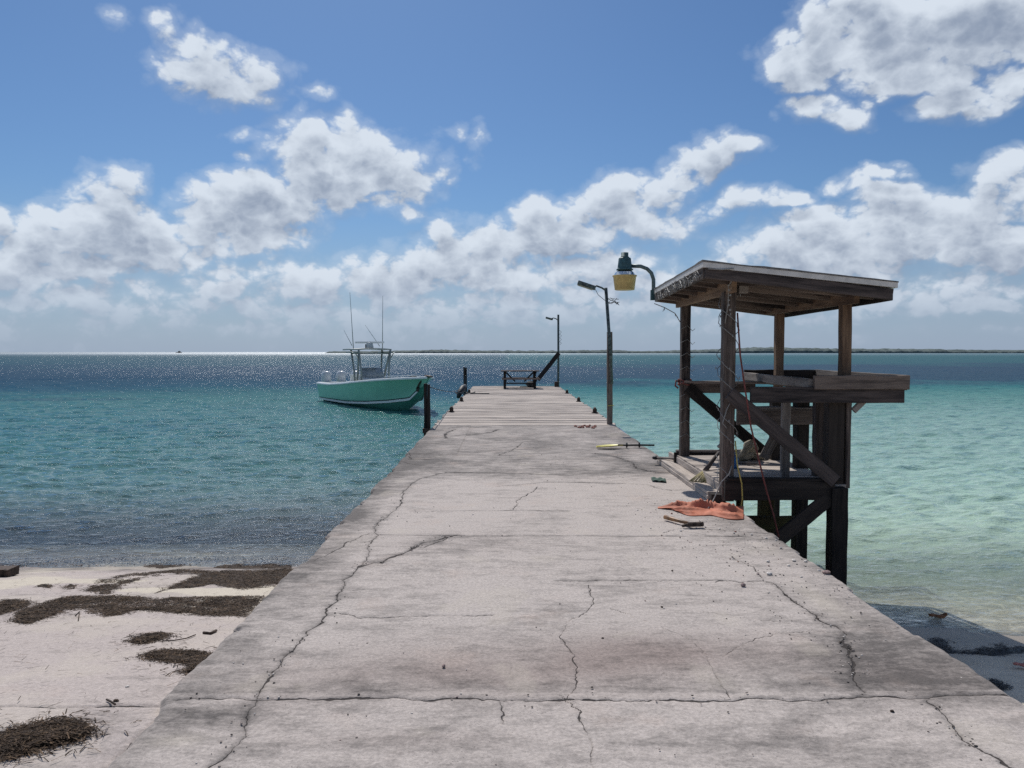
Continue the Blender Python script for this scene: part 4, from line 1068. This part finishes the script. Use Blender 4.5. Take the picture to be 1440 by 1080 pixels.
wrack([(120,832),(140,815),(200,806),(255,802),(330,804),(412,800),(404,812),(388,826),(340,830),(300,820),(270,826),(240,828),(212,836),(280,810),(265,808),(200,815),(165,828),(150,836)], 5200, 'upper long dark seagrass band touching the pier edge by the waterline')
wrack([(18,873),(28,858),(70,846),(105,840),(170,838),(210,843),(290,840),(372,839),(352,862),(350,868),(290,866),(215,861),(150,870),(110,856),(60,872),(40,878)], 7000, 'longest dark seagrass band crossing the ramp below the upper one')
wrack([(0,846),(22,844),(42,848),(22,856),(0,864)], 700, 'short seagrass tuft at the left end of the ramp above the longest band')
wrack([(185,903),(195,896),(215,891),(237,893),(228,900),(200,907)], 600, 'small oval seagrass tuft alone in the middle of the ramp')
wrack([(203,925),(214,918),(235,915),(262,918),(294,920),(290,935),(292,945),(275,950),(262,945),(270,934),(245,932),(222,929)], 1700, 'hooked seagrass clump pressed against the pier edge')
wrack([(0,1035),(40,1024),(85,1014),(105,1018),(125,1030),(100,1042),(55,1052),(0,1070)], 2400, 'thick seagrass heap at the lower left, nearest the viewer')
wrack([(200,797),(230,793),(262,792),(256,797),(225,800)], 240, 'thin seagrass streak at the waterline above the upper band')
wrack([(300,798),(345,794),(410,793),(408,798),(350,799)], 420, 'thin seagrass streak at the waterline against the pier')
wrack([(0,792),(40,790),(60,792),(35,796),(0,798)], 260, 'thin dark seagrass streak at the left waterline behind the block')
wrack([(52,826),(60,823),(75,825),(70,828)], 60, 'thin dark seagrass wisp left of the upper band')
wrack([(90,826),(98,823),(110,824),(104,829),(92,829)], 80, 'thin seagrass wisp touching the start of the upper band')
def gr(px, py):
    d = ray(px, py); t = 1.0
    for _ in range(60):
        y = d.y*t; z = EYE+d.z*t; g = float(ground_z(np.array([d.x*t]), np.array([y]))[0]); t += (z-g)/(-d.z+.15*d.y)*.7
    return (d.x*t, d.y*t)
gzf = lambda x, y: float(ground_z(np.array([x]), np.array([y]))[0])
wrack([(1302,903),(1318,899),(1334,903),(1330,911),(1362,917),(1384,912),(1400,916),(1408,904),(1416,914),(1445,911),(1445,916),(1420,919),(1398,923),(1370,920),(1325,919),(1310,911)], 600, 'wet black seagrass strip at the shaded waterline right of the pier', gr, gzf, 'weedwet', .02)
wrack([(1392,958),(1404,960),(1412,968),(1400,974),(1388,966)], 260, 'small dark seagrass lump at the right pier corner on the sand', gr, gzf, 'weedwet', .03)
# twigs on the ramp
def twig(pts, r, label):
    P = [rampray(*p) for p in pts]; o = MB().tube([(x, y, float(ramp_z(np.array(y)))+.012) for x, y in P], r, 6).build('twig', M['rust']); tag(o, label, 'twig')
twig([(228,904),(245,903),(262,900),(275,895)], .004, 'thin curved twig lying right of the small seagrass tuft')
twig([(286,892),(296,893),(304,889)], .010, 'short thick twig near the pier edge on the ramp')
twig([(150,987),(156,990),(162,994)], .005, 'short bent twig low on the open ramp')
twig([(106,868),(112,862),(110,876)], .004, 'forked twig poking out below the longest seagrass band')
x, y = rampray(163, 987); pebble('stone', x, y, float(ramp_z(np.array(y)))+.0, .014, 'rust', 'small dark stone beside the bent twig on the ramp', 'stone', None, .6)
x, y = rampray(179, 966); pebble('shell', x, y, float(ramp_z(np.array(y))), .011, 'shell', 'tiny white shell chip just above the ramp joint', 'shell', None, .4)
# concrete block at far left waterline
x, y = rampray(-8, 810)
bk = MB(); bk.beam((x-.35, y, float(ramp_z(np.array(y)))+.05), (x+.22, y, float(ramp_z(np.array(y)))+.05), .20, .09, jit=.008, seg=5)
tag(bk.build('curb_block', M['rust']), 'dark concrete block at the left waterline', 'block')
def bits(name, label, n, place, m, s=(.003, .008)):
    mm = MB()
    for k in range(n):
        x, y, z = place(); r = random.uniform(*s); mm.blob((x, y, z+r*.3), (r, r*.8, r*.5), 3, 5, .3, rz=random.random()*3, tone=random.random())
    o = mm.build(name, m); tag(o, label, 'grit', kind='stuff'); return o
def m_bits():
    m, t, p = mat('mixed_grit'); tn = t.attr('tone')
    col = t.mix(t.rmp(tn, .35, .45, 0, 1, False), (.06, .05, .045), (.30, .25, .22)); col = t.mix(t.rmp(tn, .72, .80, 0, 1, False), col, (.66, .60, .54))
    t.inp(p.inputs['Base Color'], col); p.inputs['Roughness'].default_value = .85; return m
M['bits'] = m_bits()
def at_shore():
    px = random.uniform(-20, 425); py = 791+random.gauss(0, 3.2)-(px/425)*1.5
    x, y = rampray(px, py); return (x, y, float(ramp_z(np.array(y)))+.012)
bits('shell_grit', 'dark and pale shell grit strewn along the left waterline', 1500, at_shore, M['bits'], (.005, .016))
def on_pier():
    q = random.random()
    if q < .45:
        l = random.choice([CR[0], CR[0], CR[6], CR[7], CR[8], CR[1], CR[3], CR[14]])[0]; i = random.randrange(len(l)-1); f = random.random()
        px = l[i][0]+(l[i+1][0]-l[i][0])*f; py = l[i][1]+(l[i+1][1]-l[i][1])*f; x, y, _ = gz(px, py); x += random.gauss(0, .05); y += random.gauss(0, .05)
    elif q < .8: x, y = 2.3-abs(random.gauss(0, .5)), random.uniform(4.2, 8.4)
    else: x, y = random.uniform(-1.5, 2.25), random.uniform(2.8, 12)
    return (max(-1.52, min(2.27, x)), y, .0)
bits('concrete_crumbs', 'loose concrete crumbs and grit scattered along the cracks and right edge of the pier', 800, on_pier, M['bits'], (.0025, .008))
mm = MB()
for k in range(700):
    px = random.uniform(-20, 400); py = random.choice((random.uniform(800, 1075), random.gauss(850, 30))); py = max(798, min(1078, py))
    x, y = rampray(px, py)
    if x > -1.68: continue
    a = random.gauss(0, .9); l = random.uniform(.008, .035); w_ = .002; z = float(ramp_z(np.array(y)))+.014
    dx, dy = math.cos(a)*l, math.sin(a)*l; b0 = len(mm.v)
    mm.v += [Vector((x-dx-dy*.08, y-dy+dx*.08, z)), Vector((x-dx+dy*.08, y-dy-dx*.08, z)), Vector((x+dx+dy*.05, y+dy-dx*.05, z+.004)), Vector((x+dx-dy*.05, y+dy+dx*.05, z+.004))]
    mm.face((b0, b0+1, b0+2, b0+3), None, random.random())
tag(mm.build('seagrass_scraps', M['weed']), 'loose scraps of dry seagrass littering the sandy ramp', 'seagrass', kind='stuff')
# leaves right
def leafy(c, s, m, label, name='leaf'):
    rows = []
    for j, v in enumerate(np.linspace(-1, 1, 7)):
        rows.append([(c[0]+s*u*1.3, c[1]+s*v*.7*(1-abs(u)**2*.8), c[2]+s*(.25*abs(u)**1.5*(1+.3*v)+.12*math.sin(v*3+u*5))) for u in np.linspace(-1, 1, 11)])
    o = MB().grid(rows).build(name, M[m]); so2 = o.modifiers.new('t', 'SOLIDIFY'); so2.thickness = .003; tag(o, label, 'leaf'); return o
x, y, _ = gz(1319, 868, WATER); leafy((x, y, WATER+.012), .075, 'leaf', 'curled brown leaf floating in the shaded shallows')
x, y = gr(1436, 940); leafy((x, y, gzf(x, y)+.03), .05, 'redleaf', 'reddish pink leaf on the shaded sand at the right edge')

# ------------------------------------------------------------------ boat
BX, BY = -9.4, 43.9; H_ = Vector((6.0, -10.4, 0)).normalized(); S_ = Vector((H_.y, -H_.x, 0))   # S_: starboard side
LB = 11.9
boat = thing('fishing_boat', 'seafoam green centre-console fishing boat moored left of the pier', 'boat', (BX, BY, WATER))
def bp(x, s, z): return Vector((BX, BY, WATER))+H_*x+S_*s+Vector((0, 0, z))
def lerp_t(t, tab): return float(np.interp(t, [a[0] for a in tab], [a[1] for a in tab]))
def shape(t):
    bs = lerp_t(t, [(0,1.52),(.15,1.6),(.35,1.66),(.55,1.62),(.7,1.42),(.82,1.08),(.9,.76),(.96,.40),(1,.05)])
    bc = lerp_t(t, [(0,1.38),(.3,1.42),(.5,1.32),(.65,1.05),(.78,.66),(.88,.32),(.96,.08),(1,.02)])
    zs = lerp_t(t, [(0,.98),(.2,1.0),(.4,1.12),(.6,1.30),(.8,1.47),(1,1.60)])
    zc = lerp_t(t, [(0,.10),(.4,.14),(.6,.24),(.75,.38),(.88,.56),(1,1.5)])
    zk = -.55 if t < .58 else -.55+2.1*((t-.58)/.42)**2.1
    return bs, bc, zs, max(zc, zk+.02) if t < 1 else 1.52, min(zk, 1.5)
TS = list(np.linspace(0, .6, 13))+list(np.linspace(.63, 1, 20))
def strip(side, rows_of, name, m, parent=boat, smooth=True):
    mm = MB(); mm.grid([[bp(t*LB, side*s, z) for s, z in rows_of(t)] for t in TS], smooth=smooth); return mm
def topside(t):
    bs, bc, zs, zc, zk = shape(t); out_ = []
    fl = max(0, t-.45)*1.1
    for u in np.linspace(0, 1, 9): out_.append((bc+(bs-bc)*(u**(1+fl*1.6)), zc+(zs-zc)*u))
    return out_
def bottomside(t):
    bs, bc, zs, zc, zk = shape(t); return [(0, zk), (bc*.5, zk+(zc-zk)*.45), (bc, zc)]
hm_ = MB()
for sd in (1, -1):
    hm_.cur = 0; hm_.grid([[bp(t*LB, sd*s, z) for s, z in topside(t)] for t in TS])
    hm_.cur = 1; hm_.grid([[bp(t*LB, sd*s, z) for s, z in bottomside(t)] for t in TS])
    hm_.cur = 0
    ts = topside(0); bt_ = bottomside(0)
    hm_.grid([[bp(0, sd*s, z) for s, z in ts], [bp(.0, 0, z) for s, z in ts]]); hm_.grid([[bp(0, sd*s, z) for s, z in bt_], [bp(0, 0, z) for s, z in bt_]])
hm_.build('hull', [M['hull'], M['bottom']], boat)
# boot stripe: a thin dark band riding just above the chine
sm = MB()
for sd in (1, -1):
    rows = []
    for t in TS:
        bs, bc, zs, zc, zk = shape(t); fl = max(0, t-.45)*1.1; r = []
        for z_ in (.05, .10):
            zz = zc+z_; u = min(1, max(0, (zz-zc)/(zs-zc+1e-6))); r.append(bp(t*LB+.003, sd*(bc+(bs-bc)*(u**(1+fl*1.6))+.012), zz))
        rows.append(r)
    sm.grid(rows[:-3])
sm.build('boot_stripe', M['stripe'], boat)
wl = MB()
for sd in (1, -1):
    rows = []
    for t in TS:
        bs, bc, zs, zc, zk = shape(t); fl = max(0, t-.45)*1.1; r = []
        for z_ in (-.0, .05):
            zz = zc+z_; u = min(1, max(0, (zz-zc)/(zs-zc+1e-6))); r.append(bp(t*LB+.003, sd*(bc+(bs-bc)*(u**(1+fl*1.6))+.010), zz-(.05 if z_ == 0 else 0)))
        rows.append(r)
    wl.grid(rows[:-3])
wl.build('chine_stripe', M['white'], boat)
# gunwale cap, coaming and sole
gm = MB()
for sd in (1, -1):
    rows = []
    for t in TS:
        bs, bc, zs, zc, zk = shape(t); inn = max(0, bs-.28)
        rows.append([bp(t*LB, sd*(bs+.025), zs-.07), bp(t*LB, sd*(bs+.035), zs-.02), bp(t*LB, sd*(bs+.01), zs+.02), bp(t*LB, sd*max(0, bs-.05), zs+.035), bp(t*LB, sd*inn, zs+.035), bp(t*LB, sd*inn, float(np.interp(t, [0, .52, .6, 1], [.45, .45, zs-.12, zs-.02])))])
    gm.grid(rows, smooth=False)
gm.grid([[bp(t*LB, max(0, shape(t)[0]-.27)*s, .46 if t < .53 else shape(t)[2]-.10) for s in (-1, 0, 1)] for t in TS], smooth=False)
gm.beam(bp(.12, -1.5, .98), bp(.12, 1.5, .98), .28, .08, jit=0)
gm.build('gunwale', M['white'], boat)
# console
co_ = MB(); cxm = .38*LB
co_.grid([[bp(cxm+dx, s*.62*k, z) for s in (-1, 1)] for dx, z, k in ((1.0, .46, 1), (.85, 1.25, .95), (.35, 1.42, .9), (-.2, 1.45, .9), (-.3, .46, 1))], smooth=False)
for s in (-1, 1):
    co_.face([len(co_.v)+i for i in range(5)], None); co_.v.extend([bp(cxm+dx, s*.62*k, z) for dx, z, k in ((1.0, .46, 1), (.85, 1.25, .95), (.35, 1.42, .9), (-.2, 1.45, .9), (-.3, .46, 1))])
con = co_.build('console', M['offwhite'], boat)
ws = MB(); ws.grid([[bp(cxm+.42, -.60, 1.42), bp(cxm+.55, 0, 1.42), bp(cxm+.42, .60, 1.42)], [bp(cxm+.12, -.56, 1.86), bp(cxm+.22, 0, 1.88), bp(cxm+.12, .56, 1.86)]])
o = ws.build('windscreen', M['glassdark'], boat); so3 = o.modifiers.new('t', 'SOLIDIFY'); so3.thickness = .012
st_ = MB(); st_.beam(bp(cxm-1.2, -.6, .85), bp(cxm-1.2, .6, .85), .55, .55, jit=0, ch=.05); st_.beam(bp(cxm-1.45, -.6, 1.25), bp(cxm-1.45, .6, 1.25), .12, .5, jit=0, ch=.04); st_.build('helm_seat', M['white'], boat)
fs = MB(); fs.beam(bp(cxm+1.9, -.45, .85), bp(cxm+1.9, .45, .85), 1.1, .35, jit=0, ch=.06); fs.build('bow_seat', M['offwhite'], boat)
# T-top
tt = MB(); nn = 12; rows = []
for i in range(nn+1):
    u = i/nn; x = cxm-1.35+2.0*u; rows.append([bp(x, s*(1.04-.12*u*u), 2.87+.05*(1-s*s)-.03*abs(u-.5)) for s in np.linspace(-1, 1, 9)])
tt.grid(rows); tt.grid([[p-Vector((0, 0, .07)) for p in r] for r in rows])
per = [rows[0][i] for i in range(9)]+[rows[k][8] for k in range(1, nn+1)]+[rows[nn][i] for i in range(7, -1, -1)]+[rows[k][0] for k in range(nn-1, 0, -1)]
tt.grid([per, [p-Vector((0, 0, .07)) for p in per]], closed=True, smooth=False)
M['topgrey'] = simple('grey_hard_top', (.36, .39, .37), .4, 0, .1, 3)
top_ = tt.build('hard_top', M['topgrey'], boat)
for sd in (1, -1):
    for (x0, x1, s0, s1) in ((.75, .65, .72, .85), (-.25, -.55, .72, .85), (-.25, .65, .72, .85)):
        MB().tube([bp(cxm+x0, sd*s0, .48), bp(cxm+(x0+x1)/2, sd*(s0+.02), 1.7), bp(cxm+x1, sd*s1, 2.80)], .05, 8).build('tower_leg', M['tubing'], boat)
    MB().tube([bp(cxm-1.2, sd*.9, 2.68), bp(cxm+.9, sd*.9, 2.68)], .03, 8).build('top_rail', M['tubing'], boat)
    MB().tube([bp(cxm+.6, sd*.8, 2.25), bp(cxm+.65, sd*1.0, 2.6), bp(cxm+.4, sd*1.22, 2.72)], .028, 8).build('outrigger_bracket', M['tubing'], boat)
MB().tube([bp(cxm-.5, -.8, 2.62), bp(cxm-.5, .8, 2.62)], .03, 8).build('cross_bar', M['tubing'], boat)
MB().tube([bp(cxm+.6, -.8, 2.62), bp(cxm+.6, .8, 2.62)], .03, 8).build('cross_bar', M['tubing'], boat)
# radar
MB().lathe([(.0, 0), (.20, 0), (.21, .05), (.17, .22), (.12, .30), (.0, .31)], bp(cxm-.1, .0, 2.90), 18).build('radar_base', M['offwhite'], boat)
MB().beam(bp(cxm-.1-.45, .62, 3.20), bp(cxm-.1+.45, -.62, 3.20), .12, .10, jit=0, ch=.03).build('radar_array', M['white'], boat)
for sd, px0, py0, px1, py1, r in ((1, 497, 490, 492, 411, .018), (-1, 537.8, 490, 538.3, 416, .018), (1, 495, 486, 483.5, 464, .014), (-1, 534, 487, 513.5, 457, .014)):
    D_ = (bp(cxm, sd*.95, 0)).y
    MB().tube([gy(px0, py0, D_), gy((px0*2+px1)/3, (py0*2+py1)/3, D_), gy(px1, py1, D_)], [r*1.3, r, r*.5], 6).build('outrigger' if r > .016 else 'antenna', M['tubing'], boat)
MB().tube([bp(cxm+.3, .35, 2.84), bp(cxm+.3, .35, 3.1)], .03, 8).build('nav_light', M['black'], boat)
# outboard motors
def cowl(x, s):
    mm = MB(); rows = []
    for z, a, b, dx in ((-.0, .16, .13, .05), (.35, .20, .16, .0), (.55, .30, .22, 0), (.75, .36, .25, 0), (1.05, .38, .26, .02), (1.22, .34, .23, .05), (1.30, .22, .15, .08), (1.31, .02, .02, .1)):
        rows.append([bp(x-.25+dx+a*math.cos(q), s+b*math.sin(q)*abs(math.sin(q))**-.2 if abs(math.sin(q)) > .01 else s, z+.30) for q in np.linspace(0, 6.283, 18, endpoint=False)])
    mm.grid(rows, closed=True); o = mm.build('outboard_motor', M['motor'], boat)
    m2 = MB(); m2.beam(bp(x-.15, s, -.7), bp(x-.15, s, .45), .16, .35, up=H_, jit=0, ch=.03); l = m2.build('motor_leg', M['motor'], boat); return o
for s in (-.86, 0, .86): cowl(-.15, s)
# bow fittings
an = MB(); an.beam(bp(LB*.975, 0, 1.66), bp(LB*1.02, 0, 1.62), .16, .06, jit=0); an.tube([bp(LB*.97, .12, 1.55), bp(LB*.955, .22, 1.3), bp(LB*.935, .25, 1.05)], .035, 8); an.beam(bp(LB*.93, .15, 1.12), bp(LB*.965, .35, 1.0), .12, .10, jit=0); an.build('anchor', M['rust'], boat)
an = MB(); an.beam(bp(LB*.9, .35, 1.58), bp(LB*.93, .28, 1.6), .12, .07, jit=0); an.build('cleat', M['black'], boat)
br_ = MB(); br_.tube([bp(LB*t, max(.1, shape(t)[0]-.15), shape(t)[2]+.12) for t in np.linspace(.78, .96, 8)], .018, 6); br_.build('bow_rail', M['chrome'], boat)
br_ = MB(); br_.tube([bp(LB*t, -max(.1, shape(t)[0]-.15), shape(t)[2]+.12) for t in np.linspace(.78, .96, 8)], .018, 6); br_.build('bow_rail', M['chrome'], boat)

# ------------------------------------------------------------------ far island
def m_island():
    m, t, p = mat('mangrove'); c = t.pos()
    n = t.noise(c, .06, 6, .7); col = t.mix(t.rmp(n, .4, .6), (.060, .088, .085), (.12, .155, .145))  # foliage colours paled and greyed to put distance haze into the surface
    t.inp(p.inputs['Base Color'], col); p.inputs['Roughness'].default_value = .95
    t.inp(p.inputs['Normal'], t.bump(t.noise(c, .2, 5), 1.0, 2)); return m
M['island'] = m_island()
YD = 1700.0
def i_h(px):
    base = np.interp(px, [455, 460, 500, 540, 600, 680, 760, 860, 910, 960, 1020, 1050, 1080, 1130, 1180, 1250, 1290, 1350, 1440, 1600, 1900],
                         [0, 2.6, 2.6, 2.8, 4.6, 3.8, 3.2, 4.2, 2.9, 3.6, 4.8, 6.0, 7.6, 7.2, 6.0, 5.2, 5.6, 5.0, 4.0, 4.5, 3])
    return base
pxs = np.linspace(455, 2300, 1500); xw = (pxs-714)/1080*YD
prof = np.maximum(0, i_h(pxs)*(1+.5*(fbm(pxs/5.0, pxs*0, 4, 5)-.5)))*YD/1080
rowsY = np.concatenate([[0, 3, 10, 20], np.linspace(40, 260, 10)])
XX, UU = np.meshgrid(xw, rowsY)
vv = np.clip(UU/20, 0, 1)**.4*(1-sstep(UU, 200, 262))
ZZ = WATER-.5+prof[None, :]*vv*(.72+.55*fbm(XX/9, UU/9, 4, 15))+.5
YY = YD+UU+18*(fbm(XX/90, UU*0, 4, 3)-.5)+(XX/YD)**2*120
tag(grid_obj('island', XX, YY, ZZ, M['island'], smooth=False), 'low wooded island along the horizon', kind='structure')
# distant vessel
fx, fy = (253-714)/1080*2400, 2400
vs = MB(); vs.beam((fx-9, fy, WATER+.8), (fx+9, fy, WATER+.8), 4, 2.2, jit=0, seg=2); vs.beam((fx-2, fy, WATER+3.4), (fx+5, fy, WATER+3.4), 3, 3.2, jit=0, seg=1); vs.tube([(fx+1, fy, WATER+5), (fx+1, fy, WATER+8)], .4, 6)
tag(vs.build('distant_boat', M['pile']), 'tiny dark boat alone on the horizon at the far left', 'boat')
